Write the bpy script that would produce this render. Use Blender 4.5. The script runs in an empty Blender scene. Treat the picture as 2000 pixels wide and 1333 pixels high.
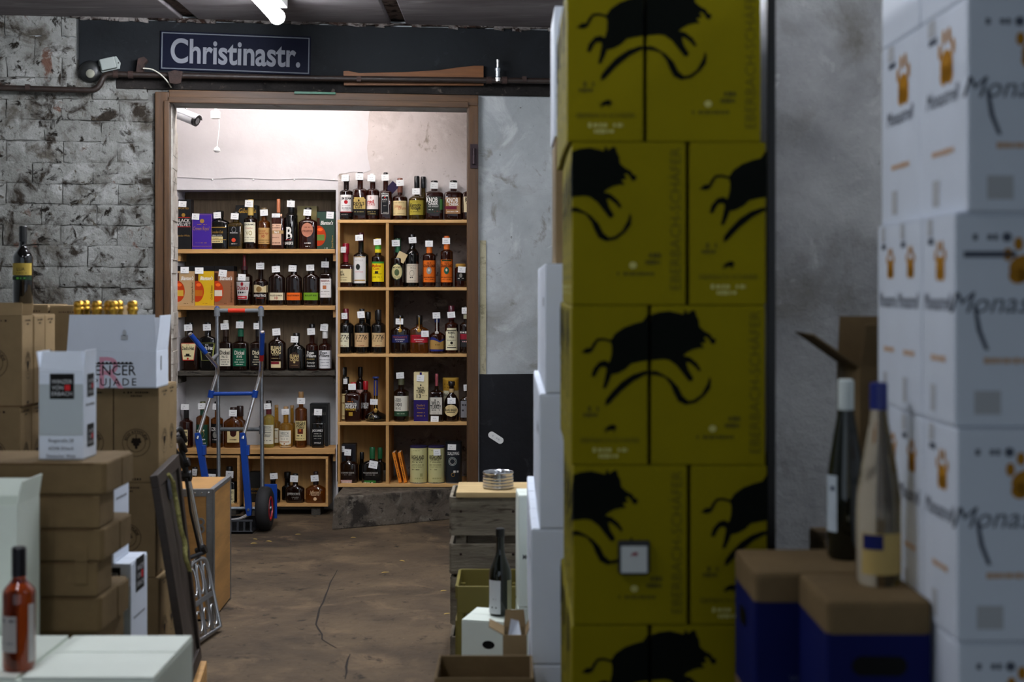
import bpy, bmesh, math, random
from mathutils import Vector, Matrix
random.seed(7)
R = math.radians
SC = bpy.context.scene
COL = SC.collection
# ---------------------------------------------------------------- camera, world, exposure
F, HZ, CZ = 2778.0, 560.0, 1.5            # focal length in pixels (50 mm), horizon row, eye height
cam = bpy.data.cameras.new('camera'); camo = bpy.data.objects.new('camera', cam); COL.objects.link(camo)
camo.location = (0, 0, CZ); camo.rotation_euler = (R(90), 0, 0)
cam.sensor_width = 36; cam.lens = 50; cam.shift_y = -(666.5 - HZ) / 2000
cam.dof.use_dof = True; cam.dof.focus_distance = 9.1; cam.dof.aperture_fstop = 3.4
cam.clip_start = .05; cam.clip_end = 60
SC.camera = camo
w = bpy.data.worlds.new('world'); SC.world = w; w.use_nodes = True
w.node_tree.nodes['Background'].inputs[0].default_value = (.74, .87, 1.0, 1)
w.node_tree.nodes['Background'].inputs[1].default_value = .56
SC.view_settings.view_transform = 'Standard'; SC.view_settings.look = 'None'
SC.view_settings.exposure = 0.35; SC.view_settings.gamma = 1.0
SC.view_settings.use_curve_mapping = False
TUBE_FRONT, TUBE_NEAR, TUBE_FILL, TUBE_BACK = 108.0, 42.0, 27.0, 38.0      # emission of the fluorescent tubes and the added fill tube
# ---------------------------------------------------------------- helpers
def at(px, py, Y): return Vector(((px-1000)/F*Y, Y, CZ-(py-HZ)/F*Y))
def X_(px, Y): return (px-1000)/F*Y
def Z_(py, Y): return CZ-(py-HZ)/F*Y
def srgb(c):
    if isinstance(c, str): c = [int(c[i:i+2], 16) for i in (0, 2, 4)]
    return tuple((x/255/12.92 if x <= 10 else ((x/255+.055)/1.055)**2.4) for x in c)
MATS = {}
def pm(name, col, rough=.6, metal=0, trans=0, var=0, scale=12, bump=0, bscale=None, coat=0, emit=0, spec=.5, stretch=(1,1,1), col2=None, lo=.35, hi=.65, ior=1.45, detail=4, alpha=1):
    if name in MATS: return MATS[name]
    m = bpy.data.materials.new(name); m.use_nodes = True
    nt = m.node_tree; b = nt.nodes['Principled BSDF']; L = nt.links.new
    c = srgb(col)
    b.inputs['Base Color'].default_value = (*c, 1); b.inputs['Roughness'].default_value = rough
    b.inputs['Metallic'].default_value = metal; b.inputs['Transmission Weight'].default_value = trans
    b.inputs['Coat Weight'].default_value = coat; b.inputs['IOR'].default_value = ior
    b.inputs['Specular IOR Level'].default_value = spec; b.inputs['Alpha'].default_value = alpha
    if emit:
        b.inputs['Emission Color'].default_value = (*c, 1); b.inputs['Emission Strength'].default_value = emit
    if var or bump or col2:
        tc = nt.nodes.new('ShaderNodeTexCoord'); mp = nt.nodes.new('ShaderNodeMapping')
        mp.inputs['Scale'].default_value = stretch; L(tc.outputs['Object'], mp.inputs['Vector'])
        n = nt.nodes.new('ShaderNodeTexNoise'); n.inputs['Scale'].default_value = scale; n.inputs['Detail'].default_value = detail
        n.inputs['Roughness'].default_value = .62
        L(mp.outputs[0], n.inputs['Vector'])
        if var or col2:
            r = nt.nodes.new('ShaderNodeValToRGB'); r.color_ramp.elements[0].position = lo; r.color_ramp.elements[1].position = hi
            c2 = srgb(col2) if col2 else [min(1, x*(1+var)) for x in c]
            c1 = c if col2 else [x*(1-var) for x in c]
            r.color_ramp.elements[0].color = (*c1, 1); r.color_ramp.elements[1].color = (*c2, 1)
            L(n.outputs['Fac'], r.inputs[0]); L(r.outputs[0], b.inputs['Base Color'])
        if bump:
            n2 = n
            if bscale:
                n2 = nt.nodes.new('ShaderNodeTexNoise'); n2.inputs['Scale'].default_value = bscale; n2.inputs['Detail'].default_value = 5
                L(mp.outputs[0], n2.inputs['Vector'])
            bp = nt.nodes.new('ShaderNodeBump'); bp.inputs['Strength'].default_value = bump; bp.inputs['Distance'].default_value = .02
            L(n2.outputs['Fac'], bp.inputs['Height']); L(bp.outputs[0], b.inputs['Normal'])
    MATS[name] = m; return m
def layered(name, base, light, stains, rough=.85, scale=2.2, bump=.35, bscale=26, stretch=(1,1,1), k=1):
    """old paint or concrete: a base blotched to a lighter tone, then several stains (colour, scale, threshold, softness)"""
    m = bpy.data.materials.new(name); m.use_nodes = True
    nt = m.node_tree; b = nt.nodes['Principled BSDF']; L = nt.links.new; N = nt.nodes.new
    lin = lambda c: (*[x*k for x in srgb(c)], 1)
    b.inputs['Roughness'].default_value = rough; b.inputs['Specular IOR Level'].default_value = .18
    tc = N('ShaderNodeTexCoord'); mp = N('ShaderNodeMapping'); mp.inputs['Scale'].default_value = stretch
    geo = N('ShaderNodeNewGeometry'); L(geo.outputs['Position'], mp.inputs['Vector'])
    def noise(s, off=0, det=6, dist=0):
        n = N('ShaderNodeTexNoise'); n.inputs['Scale'].default_value = s; n.inputs['Detail'].default_value = det
        n.inputs['Roughness'].default_value = .65; n.inputs['Distortion'].default_value = dist
        v = N('ShaderNodeVectorMath'); v.inputs[1].default_value = (off*3.1, off*5.7, off*2.3)
        L(mp.outputs[0], v.inputs[0]); L(v.outputs[0], n.inputs['Vector']); return n.outputs['Fac']
    r = N('ShaderNodeValToRGB'); r.color_ramp.elements[0].color = lin(base); r.color_ramp.elements[1].color = lin(light)
    r.color_ramp.elements[0].position = .38; r.color_ramp.elements[1].position = .62
    L(noise(scale), r.inputs[0]); cur = r.outputs[0]
    for i, (c, s, th, soft) in enumerate(stains):
        rk = N('ShaderNodeValToRGB'); rk.color_ramp.elements[0].position = th; rk.color_ramp.elements[1].position = min(1, th+soft)
        L(noise(s, i+1, 7, .6), rk.inputs[0])
        mx = N('ShaderNodeMixRGB'); mx.inputs[2].default_value = lin(c)
        L(rk.outputs[0], mx.inputs[0]); L(cur, mx.inputs[1]); cur = mx.outputs[0]
    L(cur, b.inputs['Base Color'])
    bp = N('ShaderNodeBump'); bp.inputs['Strength'].default_value = bump; bp.inputs['Distance'].default_value = .015
    L(noise(bscale, 9), bp.inputs['Height']); L(bp.outputs[0], b.inputs['Normal'])
    MATS[name] = m; return m
def ink(col, rough=.6):
    return pm('ink_'+(col if isinstance(col, str) else '%02x%02x%02x' % tuple(col)), col, rough, spec=.2)

class Acc:
    """collects faces for ONE mesh"""
    def __init__(s): s.v = []; s.f = []
    def add(s, vs, fs):
        o = len(s.v); s.v += [tuple(p) for p in vs]; s.f += [tuple(i+o for i in f) for f in fs]; return s
    def box(s, lo, hi):
        (a, b, c), (d, e, f) = lo, hi
        return s.add([(a,b,c),(d,b,c),(d,e,c),(a,e,c),(a,b,f),(d,b,f),(d,e,f),(a,e,f)],
                     [(3,2,1,0),(4,5,6,7),(0,1,5,4),(1,2,6,5),(2,3,7,6),(3,0,4,7)])
    def prism(s, poly, fn, t0, t1):
        """poly in 2D, fn(u, v, t) -> point, extruded from t0 to t1"""
        n = len(poly)
        vs = [fn(u, v, t0) for u, v in poly]+[fn(u, v, t1) for u, v in poly]
        return s.add(vs, [tuple(range(n)), tuple(range(2*n-1, n-1, -1))]+[(i, n+i, n+(i+1) % n, (i+1) % n) for i in range(n)])
    def poly(s, pts, fn): return s.add([fn(u, v) for u, v in pts], [tuple(range(len(pts)))])
    def tube(s, pts, r, seg=10, cap=True):
        pts = [Vector(p) for p in pts]; n = len(pts)
        rs = r if isinstance(r, (list, tuple)) else [r]*n
        T = [(pts[min(i+1, n-1)]-pts[max(i-1, 0)]).normalized() for i in range(n)]
        up = Vector((0, 0, 1)) if abs(T[0].z) < .9 else Vector((1, 0, 0))
        a = T[0].cross(up).normalized(); vs = []; fs = []
        for i in range(n):
            a = (a-T[i]*a.dot(T[i])).normalized(); b = T[i].cross(a)
            for k in range(seg):
                t = 2*math.pi*k/seg; vs.append(pts[i]+(a*math.cos(t)+b*math.sin(t))*rs[i])
        for i in range(n-1):
            for k in range(seg):
                fs.append((i*seg+k, i*seg+(k+1) % seg, (i+1)*seg+(k+1) % seg, (i+1)*seg+k))
        if cap: fs += [tuple(range(seg-1, -1, -1)), tuple((n-1)*seg+k for k in range(seg))]
        return s.add(vs, fs)
    def lathe(s, prof, seg=24, fn=None, close=True):
        """prof: list of (radius, z)"""
        fn = fn or (lambda x, y, z: (x, y, z)); vs = []; fs = []
        for r, z in prof:
            for k in range(seg):
                t = 2*math.pi*k/seg; vs.append(fn(r*math.cos(t), r*math.sin(t), z))
        for i in range(len(prof)-1):
            for k in range(seg): fs.append((i*seg+k, i*seg+(k+1) % seg, (i+1)*seg+(k+1) % seg, (i+1)*seg+k))
        if close: fs += [tuple(range(seg-1, -1, -1)), tuple((len(prof)-1)*seg+k for k in range(seg))]
        return s.add(vs, fs)
    def mesh(s, name, smooth=None, bevel=0):
        m = bpy.data.meshes.new(name); m.from_pydata(s.v, [], s.f)
        if bevel:
            bm = bmesh.new(); bm.from_mesh(m); bmesh.ops.recalc_face_normals(bm, faces=bm.faces)
            es = [e for e in bm.edges if len(e.link_faces) == 2 and e.calc_face_angle(0) > .7]
            bmesh.ops.bevel(bm, geom=es, offset=bevel, segments=2, affect='EDGES', profile=.6); bm.to_mesh(m); bm.free()
        if smooth is not None:
            m.polygons.foreach_set('use_smooth', [True]*len(m.polygons))
            m.set_sharp_from_angle(angle=R(smooth))
        m.update(); return m
    def obj(s, name, mat, parent=None, smooth=None, bevel=0, loc=(0,0,0), rot=(0,0,0)):
        return link(name, s.mesh(name, smooth, bevel), mat, parent, loc, rot)
def link(name, mesh, mat, parent=None, loc=(0,0,0), rot=(0,0,0)):
    o = bpy.data.objects.new(name, mesh); COL.objects.link(o)
    if mat and not mesh.materials: mesh.materials.append(mat)
    o.parent = parent; o.location = loc; o.rotation_euler = rot; return o
def tag(o, label, cat, group=None, kind=None):
    o['label'] = label; o['category'] = cat
    if group: o['group'] = group
    if kind: o['kind'] = kind
    return o
def thing(name, label, cat, loc=(0,0,0), rz=0, group=None, rot=None):
    o = bpy.data.objects.new(name, None); COL.objects.link(o); o.empty_display_size = .1
    o.location = loc; o.rotation_euler = rot or (0, 0, rz); return tag(o, label, cat, group)
def struct(name, acc, mat, smooth=None, bevel=0, loc=(0,0,0), rot=(0,0,0), label=None):
    o = acc.obj(name, mat, None, smooth, bevel, loc, rot); o['kind'] = 'structure'
    if label: o['label'] = label
    return o
def fillet(pts, r, n=5):
    """round the corners of a polyline"""
    P = [Vector(p) for p in pts]; out = [P[0]]
    for i in range(1, len(P)-1):
        a, b, c = P[i-1], P[i], P[i+1]; d1 = (a-b); d2 = (c-b); rr = min(r, d1.length*.45, d2.length*.45)
        p, q = b+d1.normalized()*rr, b+d2.normalized()*rr
        for k in range(n+1):
            t = k/n; out.append(p*(1-t)**2+b*2*t*(1-t)+q*t*t)
    return out+[P[-1]]
# ---- flat lettering
TXT = {}
def tmesh(s, style=''):
    k = (s, style)
    if k in TXT: return TXT[k]
    c = bpy.data.curves.new('t', 'FONT'); c.body = s; c.resolution_u = 8 if 'h' in style else (2 if len(s) > 3 else 4)
    if 'b' in style: c.offset = .022
    if 'l' in style: c.offset = -.012
    if 'i' in style: c.shear = .3
    if 'w' in style: c.space_character = 1.3
    o = bpy.data.objects.new('t', c); m = bpy.data.meshes.new_from_object(o)
    v = [(p.co.x, p.co.y) for p in m.vertices]; f = [tuple(p.vertices) for p in m.polygons]
    bpy.data.objects.remove(o); bpy.data.curves.remove(c); bpy.data.meshes.remove(m)
    if not v: v = [(0, 0)]
    x0 = min(p[0] for p in v); x1 = max(p[0] for p in v)
    v = [(p[0]-x0, p[1]/.73) for p in v]
    TXT[k] = (v, f, x1-x0); return TXT[k]
def put(acc, fn, s, xc, yc, h, maxw=None, style='', rot=0):
    """lettering centred on (xc, yc), capitals h tall, squeezed to maxw"""
    v, f, wd = tmesh(s, style); sx = h/.73
    if maxw and wd*sx > maxw: sx = maxw/max(wd, 1e-6)
    ca, sa = math.cos(rot), math.sin(rot); P = []
    for x, y in v:
        x = (x-wd/2)*sx; y = (y-.5)*h
        P.append(fn(xc+x*ca-y*sa, yc+x*sa+y*ca))
    acc.add(P, f)
def put_arc(acc, fn, s, xc, yc, rad, h, style='', a0=math.pi/2, flip=False):
    v, f, wd = tmesh(s, style); sx = h/.73; P = []
    for x, y in v:
        x = (x-wd/2)*sx; y = y*h
        if flip: a = a0+x/rad; r = rad+h-y
        else: a = a0-x/rad; r = rad+y
        P.append(fn(xc+r*math.cos(a), yc+r*math.sin(a)))
    acc.add(P, f)
def ring(acc, fn, xc, yc, r0, r1, n=28, sx=1):
    vs = []
    for k in range(n):
        t = 2*math.pi*k/n
        for r in (r0, r1): vs.append(fn(xc+sx*r*math.cos(t), yc+r*math.sin(t)))
    acc.add(vs, [(2*k, 2*k+1, (2*k+3) % (2*n), (2*k+2) % (2*n)) for k in range(n)])
def disc(acc, fn, xc, yc, rx, ry=None, n=18):
    ry = rx if ry is None else ry
    m = max(4, n//2); vs = []          # vertical strips, so that it follows curved glass
    for k in range(m+1):
        c = -math.cos(math.pi*k/m); s = math.sqrt(max(1e-4, 1-c*c)); vs += [fn(xc+rx*c, yc-ry*s), fn(xc+rx*c, yc+ry*s)]
    acc.add(vs, [(2*k, 2*k+2, 2*k+3, 2*k+1) for k in range(m)])
def rect(acc, fn, x0, y0, x1, y1):
    m = 8 if abs(x1-x0) > .012 else 1; vs = []
    for k in range(m+1): x = x0+(x1-x0)*k/m; vs += [fn(x, y0), fn(x, y1)]
    acc.add(vs, [(2*k, 2*k+2, 2*k+3, 2*k+1) for k in range(m)])
def frame_lines(acc, fn, x0, y0, x1, y1, t):
    rect(acc, fn, x0, y0, x1, y0+t); rect(acc, fn, x0, y1-t, x1, y1); rect(acc, fn, x0, y0+t, x0+t, y1-t); rect(acc, fn, x1-t, y0+t, x1, y1-t)
def marks(acc, fn, x0, x1, y, h, rnd, gap=.5):
    """a line of print too small to read"""
    x = x0
    while x < x1:
        wd = h*rnd.uniform(.5, 1.0); wd = min(wd, x1-x)
        hh = h*rnd.uniform(.65, 1)
        if rnd.random() > .15: rect(acc, fn, x, y-hh/2, x+wd, y+hh/2)
        x += wd+h*gap*rnd.uniform(.5, 1)
def face(kind, wd, d, eps=.0008):
    """frame of a carton face: fn(u, v), u from its left edge as seen from outside, v up from the base"""
    if kind == 'front': return lambda u, v: (-wd/2+u, -d/2-eps, v)
    if kind == 'left': return lambda u, v: (-wd/2-eps, d/2-u, v)
    if kind == 'right': return lambda u, v: (wd/2+eps, -d/2+u, v)
    if kind == 'back': return lambda u, v: (wd/2-u, d/2+eps, v)
# ---------------------------------------------------------------- materials
KRAFT = pm('kraft_card', '877252', .8, var=.10, scale=5, bump=.06, bscale=60, spec=.2)
KRAFT2 = pm('corrugated_kraft', '6f5c40', .85, var=.12, scale=7, bump=.10, bscale=40, spec=.2)
KRAFTIN = pm('kraft_inside', '664f35', .9, var=.1, scale=6, spec=.2)
WHITEC = pm('white_card', 'dae2ee', .55, var=.03, scale=4, bump=.03, bscale=30)
WHITEG = pm('greenish_white_card', 'e2eadf', .6, var=.04, scale=4, bump=.03, bscale=30)
YELLOW = pm('yellow_card', '807500', .7, spec=.12, var=.05, scale=3, bump=.03, bscale=20)
BLUEC = pm('navy_card', '0c1450', .7, spec=.15, var=.08, scale=4)
BIRCH = pm('birch_ply', 'd0a468', .55, var=.10, scale=3, stretch=(1, 6, 14), bump=.04)
BIRCHV = pm('birch_panel', 'b98d52', .6, var=.12, scale=3, stretch=(14, 6, 1), bump=.04)
PINE = pm('pine_shelf', 'c0935a', .55, var=.16, scale=4, stretch=(1, 5, 16), bump=.05)
FRAMEW = pm('door_frame_wood', '482e12', .5, var=.25, scale=3, stretch=(12, 12, 1), bump=.1)
FRAMEH = pm('door_header_wood', '482e12', .5, var=.25, scale=3, stretch=(1, 12, 12), bump=.1)
GREYW = layered('weathered_wood', '6b6356', '8a8272', [('4a4238', 7, .54, .12), ('a39a8a', 30, .62, .1)], stretch=(1, 2, 7), bump=.5, bscale=20)
ALU = pm('aluminium', 'e2e2e2', .24, 1)
ALUD = pm('galvanised', '9aa0a6', .42, 1, var=.1, scale=30)
BLACKP = pm('black_plastic', '101012', .4)
BLUEP = pm('blue_plastic', '123c8c', .32)
GREYP = pm('grey_plastic', '74787c', .45)
RUBBER = pm('tyre_rubber', '1b1b1c', .75, var=.15, scale=25)
RUST = pm('rusty_iron', '2a1a14', .8, var=.35, scale=30, bump=.3)
PIPEM = pm('painted_pipe', '211712', .5, var=.3, scale=22, bump=.2)
PAPER = pm('price_card', 'eeeeec', .6)
GREYINK = ink('a9a9ad'); BLK = ink('151412'); WHT = ink('ece9e2'); GOLD = pm('gold_ink', 'c79a45', .35, .6)
GLASS = {
 'dk': pm('glass_dark_brown', '1d0c06', .04, trans=.3, coat=.4),
 'bk': pm('glass_near_black', '0b0a09', .06, trans=.1, coat=.5),
 'am': pm('glass_amber', '8c4c0e', .02, trans=.8, coat=.4),
 'rd': pm('glass_red_brown', '3c1408', .03, trans=.6, coat=.4),
 'ol': pm('glass_olive_gold', '5a4410', .04, trans=.6, coat=.4),
 'ho': pm('glass_honey', 'd9a23c', .02, trans=.8, coat=.3),
 'st': pm('glass_straw', 'd8c05a', .02, trans=.8, coat=.3),
 'cl': pm('glass_clear', 'd6c4a6', .01, trans=.96),
 'gn': pm('glass_bottle_green', '10160c', .05, trans=.3, coat=.5),
 'ro': pm('glass_rose', '9c3c14', .02, trans=.85, coat=.3),
}
# ================================================================ the setting
WA = R(7.5); CA, SA = math.cos(WA), math.sin(WA); WO = Vector((X_(620, 8.2), 8.2, 0))
def WU(px, v=0):
    """coordinate along the front wall (offset v into it) that stands behind picture column px"""
    k = (px-1000)/F; ox, oy = WO.x-v*SA, WO.y+v*CA
    return (k*oy-ox)/(CA-k*SA)
def WP(u, v, z): return Vector((WO.x+u*CA-v*SA, WO.y+u*SA+v*CA, z))
def WZ(px, py, v=0): return Z_(py, WP(WU(px, v), v, 0).y)
WKW = dict(loc=WO, rot=(0, 0, WA))
PLASTER = layered('whitewashed_plaster', 'c2c8c9', 'dce1e2', [('aeaeaa', 1.7, .52, .16), ('e6eaea', 4, .55, .12), ('a29f98', 6, .60, .10), ('5a544c', 34, .67, .05)], bump=.35, k=0.47)
BRICKM = layered('whitewashed_brick', 'a2a29b', 'cbccc6', [('dcddd8', 6, .54, .10), ('7c766b', 3.6, .52, .12), ('453c32', 7, .545, .10), ('8a6656', 4.6, .63, .05), ('2b241c', 13, .575, .07), ('6a6152', 30, .60, .08)], bump=1.0, bscale=17, k=0.35)
MORTAR = layered('sooty_mortar', '8d8a83', 'b9b8b2', [('5a5146', 4.2, .52, .14), ('c4c5c0', 7, .55, .1), ('2b241c', 11, .58, .08)], bump=1.0, bscale=18, k=0.33)
RAW = layered('raw_grey_plaster', 'cbc1bd', 'd6cdc9', [('bbb1ac', 2.4, .52, .16), ('ddd5d1', 6, .55, .12), ('6a6461', 34, .66, .05), ('a3978c', 3.5, .62, .05)], bump=.35)
WHITEW = layered('white_paint', 'd3cfd0', 'dbd7d8', [('c8c1bb', 1.3, .57, .2)], bump=.12)
CONC = layered('dark_concrete', '50483e', '6c6358', [('332e29', 5, .50, .14), ('7b7469', 11, .57, .1), ('2b2723', 30, .58, .08)], bump=.8, bscale=24)
FLOORM = layered('worn_floor', '5e5041', '77654f', [('463d34', 1.1, .50, .18), ('8a745a', 3.0, .55, .14), ('332c26', 9, .60, .07), ('2a2521', 24, .62, .06), ('9a8a6e', 42, .66, .05)], rough=.7, bump=.5, bscale=16, k=0.64)
CEILM = layered('smoky_ceiling', '968d8e', 'ada5a5', [('766c6d', 1.5, .47, .2), ('c0b9b8', 3, .58, .12)], bump=.15, stretch=(.5, 2, 1), k=0.38)
BEAMM = layered('painted_beam', '22262b', '2a2f34', [('1a1d20', 3, .52, .2), ('3c4146', 20, .62, .06)], rough=.75, bump=.2, k=0.30)
SOOT = layered('sooty_lintel', '2b2725', '3b3633', [('191614', 6, .5, .15), ('6a6057', 18, .60, .06)], bump=.6, k=0.38)
TAR = layered('black_painted_dado', '0d0d10', '15161a', [('2a2b2e', 5, .58, .1), ('8e8a80', 42, .70, .03)], rough=.6, bump=.2)
CRUMBLE = layered('crumbled_edge', '9a918b', 'c0b8b2', [('3a2a22', 14, .50, .08), ('55382c', 7, .54, .1)], bump=1, bscale=40, k=0.42)

# floor, with its crack
fl = struct('floor', Acc().box((-3.6, -3, -.1), (3.4, 10.4, 0)), FLOORM)
def ground(px, py): Y = CZ*F/(py-HZ); return (X_(px, Y), Y)
crk = [(659, 1114), (655, 1122), (645, 1139), (641, 1152), (636, 1164), (631, 1178), (624, 1190), (621, 1204), (617, 1221), (622, 1230), (629, 1240), (629, 1250), (641, 1258), (657, 1267), (686, 1269)]
def crack(pts, wd):
    a = Acc(); P = [ground(*p) for p in pts]; n = len(P); L = []
    for i, (x, y) in enumerate(P):
        ww = wd*(.35+.65*math.sin(math.pi*(i+.5)/n))*random.uniform(.7, 1.3)
        L += [(x-ww, y, .0012), (x+ww, y, .0012)]
    a.add(L, [(2*i, 2*i+1, 2*i+3, 2*i+2) for i in range(n-1)]); return a
crack(crk, .0050).obj('crack', pm('crack_dark', '221c18', .95), fl)
crack([(684, 1279), (679, 1290), (676, 1304), (677, 1314), (674, 1328)], .004).obj('crack', MATS['crack_dark'], fl)

# ceiling: slabs with rough joints between them
ce = struct('ceiling', Acc().box((-3.6, -3, 3.05), (3.4, 8.75, 3.2)), layered('joint_rubble', '6a5c54', '7b6e66', [('2e2420', 14, .5, .1)], bump=.9, bscale=30))
xs = [-3.6, -3.05, -1.83, -.66, .52, 1.7, 2.9, 3.4]
for i in range(len(xs)-1):
    g = .045
    Acc().box((xs[i]+(g if i else 0), -3, 3.02), (xs[i+1]-(g if i < len(xs)-2 else 0), 8.75, 3.055)).obj('slab', CEILM, ce, bevel=.006)

# front wall with the door opening, in wall coordinates
uL, uR = WU(331), WU(927); zT = WZ(620, 203)
uA, uB = -2.6, 3.3
wall_fn = lambda u, v, t: (u, t, v)
wf = struct('wall_front', Acc().prism([(uA, 0), (uL, 0), (uL, zT), (uR, zT), (uR, 0), (uB, 0), (uB, 3.04), (uA, 3.04)], wall_fn, 0, .30), PLASTER, **WKW)
wm = Acc().prism([(uA, 0), (uL-.005, 0), (uL-.005, WZ(300, 175)), (uA, WZ(150, 45)+.2)], wall_fn, -.004, 0).obj('mortar_bed', MORTAR, wf)
# whitewashed bricks, each on its own
random.seed(21)
bmeshes = []
from mathutils import noise as mnoise
for q in range(8):
    bm = bmesh.new(); bmesh.ops.create_cube(bm, size=1)
    bmesh.ops.subdivide_edges(bm, edges=bm.edges, cuts=4, use_grid_fill=True)
    for v in bm.verts:
        c = v.co.copy(); s = Vector((c.x*2.6+q*7.3, c.z*1.0, q*3.7))
        k = max(0, abs(c.x)-.44)/.06; m_ = max(0, abs(c.z)-.38)/.12
        n1, n2, n3 = mnoise.noise(s*1.7), mnoise.noise(s*3.9+Vector((9, 2, 4))), mnoise.noise(s*2.3+Vector((1, 8, 3)))
        v.co = Vector((c.x+.035*n1*(abs(c.x) > .4), c.y*(1-.22*min(1, k)-.30*min(1, m_))+(.30*n2+.22*n1)*(c.y < 0), c.z+.09*n3*(abs(c.z) > .3)))
    m = bpy.data.meshes.new('brick'); bm.to_mesh(m); bm.free(); m.materials.append(BRICKM)
    m.polygons.foreach_set('use_smooth', [True]*len(m.polygons)); bmeshes.append(m)
CH = .118; zlo = 1.02; row = 0; z = zlo
uBR = WU(302)
while z < 3.0:
    u = uBR-.0-(.0 if row % 2 else .17)-random.uniform(0, .04)
    if row % 2 == 0: spans = [(u, uBR-.006)]
    else: spans = []
    while u > WU(-60):
        wd = random.choice([.30, .31, .28, .33]); spans.append((u-wd, u)); u -= wd
    for a, b in spans:
        if z+CH/2 > WZ(300, 172) and b > WU(150): 
            if a > WU(150): continue
            b = WU(150)
        if b-a < .05 or z > 2.97: continue
        o = link('brick', random.choice(bmeshes), None, wf, ((a+b)/2, -.005+random.uniform(-.003, .003), z+CH/2+random.uniform(-.004, .004)), (0, random.uniform(-.012, .012), 0))
        o.scale = ((b-a)-.003, .020, CH-.002+random.uniform(-.004, .003))
    z += CH; row += 1
# painted steel beam, sooty lintel and the crumbled edge under the ceiling
uE = WU(1225)
b = struct('trim_1', Acc().box((WU(156), -.03, WZ(620, 150)), (uE, 0, WZ(620, 50))), BEAMM, bevel=.004, **WKW); b['label'] = 'dark blue-grey painted beam above the doorway'
b = struct('trim_2', Acc().box((WU(228), -.022, WZ(620, 181)), (WU(1095), 0, WZ(620, 150))), SOOT, bevel=.004, **WKW); b['label'] = 'sooty black lintel strip under the beam'
a = Acc(); n = 60; u0, u1 = WU(140), uE
for i in range(n):
    u = u0+(u1-u0)*i/n; du = (u1-u0)/n
    z0 = WZ(620, 50)+random.uniform(-.012, .012); a.add([(u, -.035-random.uniform(0, .02), z0), (u+du, -.035-random.uniform(0, .02), z0+random.uniform(-.01, .01)), (u+du, -.03, 3.025), (u, -.03, 3.025), (u, 0, z0), (u+du, 0, z0), (u+du, 0, 3.025), (u, 0, 3.025)], [(0,1,2,3), (0,4,5,1), (0,3,7,4), (1,5,6,2), (3,2,6,7)])
b = struct('trim_3', a, CRUMBLE, **WKW); b['label'] = 'crumbling mortar edge between ceiling and beam'
# plaster to the right of the door: black dado, yellowed strip beside the frame
b = struct('trim_4', Acc().box((WU(936), -.012, 0), (uB, 0, WZ(1000, 731))), TAR, **WKW); b['label'] = 'black painted lower wall right of the doorway'
b = struct('trim_5', Acc().box((WU(937), -.009, WZ(940, 731)), (WU(949), 0, WZ(940, 470))), layered('yellowed_plaster', '8b8568', '9c967e', [('5d5842', 6, .55, .1), ('3a352a', 20, .66, .05)], bump=.6), **WKW); b['label'] = 'yellowed plaster strip beside the door frame'
st = Acc(); fn = lambda u, v: (WU(968)+u*.84+v*.54, -.0135, WZ(968, 855)+v*.84-u*.54)
st.poly([(.030*math.copysign(1, math.cos(t))+.020*math.cos(t), .020*math.sin(t)) for t in [2*math.pi*k/20+.01 for k in range(20)]], fn)
s_ = st.obj('oval_sticker', ink('c9c9c6'), None, **WKW); tag(s_, 'small oval white sticker on the black lower wall', 'sticker')
a = Acc(); fn2 = lambda u, v: (fn(u, v)[0], -.0142, fn(u, v)[2]); marks(a, fn2, -.025, .025, 0, .012, random.Random(3)); a.obj('lettering', GREYINK, s_)

# door frame
d = struct('door_1', Acc().box((WU(304), -.035, 0), (WU(331), .02, WZ(310, 181))), FRAMEW, bevel=.004, **WKW); d['label'] = 'brown wooden door frame around the lit opening'
Acc().box((WU(322), -.050, 0), (WU(331)+.004, .045, zT)).obj('door_stop', FRAMEW, d, bevel=.003)
Acc().box((WU(331)+.0, -.035, zT), (WU(933), .02, WZ(620, 182))).obj('header', FRAMEH, d, bevel=.004)
Acc().box((WU(331)+.0, -.050, zT-.012), (WU(913), -.005, zT+.022)).obj('header_stop', FRAMEH, d, bevel=.003)
Acc().box((WU(912), -.035, 0), (WU(933), .02, zT)).obj('post', FRAMEW, d, bevel=.004)
a = Acc().box((WU(917), -.043, WZ(925, 330)), (WU(932), -.035, WZ(925, 283)))
a.tube([(WU(924), -.05, WZ(925, 322)), (WU(924), -.05, WZ(925, 292))], .012)
h = a.obj('hinge', pm('dark_iron', '2b1f22', .5, .6), d); h['label'] = 'dark iron hinge'
Acc().box((WU(575), -.052, WZ(620, 186)), (WU(655), -.036, WZ(620, 182))).obj('green_tape', pm('green_tape', '0a583a', .4), d)
# rough stone reveal on the left of the opening
a = Acc(); nz = 34
for i in range(nz):
    z0, z1 = zT*i/nz, zT*(i+1)/nz; r1 = random.uniform(.0, .012)
    a.box((uL-.01, .045, z0), (uL+.008+r1, .30, z1))
r_ = struct('trim_6', a, layered('rough_reveal', 'a39c92', 'c8c2b8', [('4d463c', 9, .55, .12)], bump=.9, bscale=35), bevel=.002, **WKW); r_['label'] = 'rough plaster reveal inside the left door post'; r_['kind'] = 'structure'

# side walls of the hall, and the grey pier behind the cartons
struct('wall_left', Acc().box((-3.6, -3, 0), (-3.4, 8.4, 3.04)), PLASTER)
PIER = layered('pier_plaster', '8f9091', 'b0b2b2', [('75726c', 2.6, .54, .2), ('c4c6c5', 7, .6, .14), ('5d5042', 8, .66, .08), ('4a443c', 34, .72, .05)], bump=.5)
struct('wall_right', Acc().box((X_(1468, 4.4), 4.4, 0), (3.4, 8.7, 3.04)), PIER, bevel=.01)
struct('wall_side', Acc().box((3.2, -3, 0), (3.4, 4.4, 3.04)), PLASTER)

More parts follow.
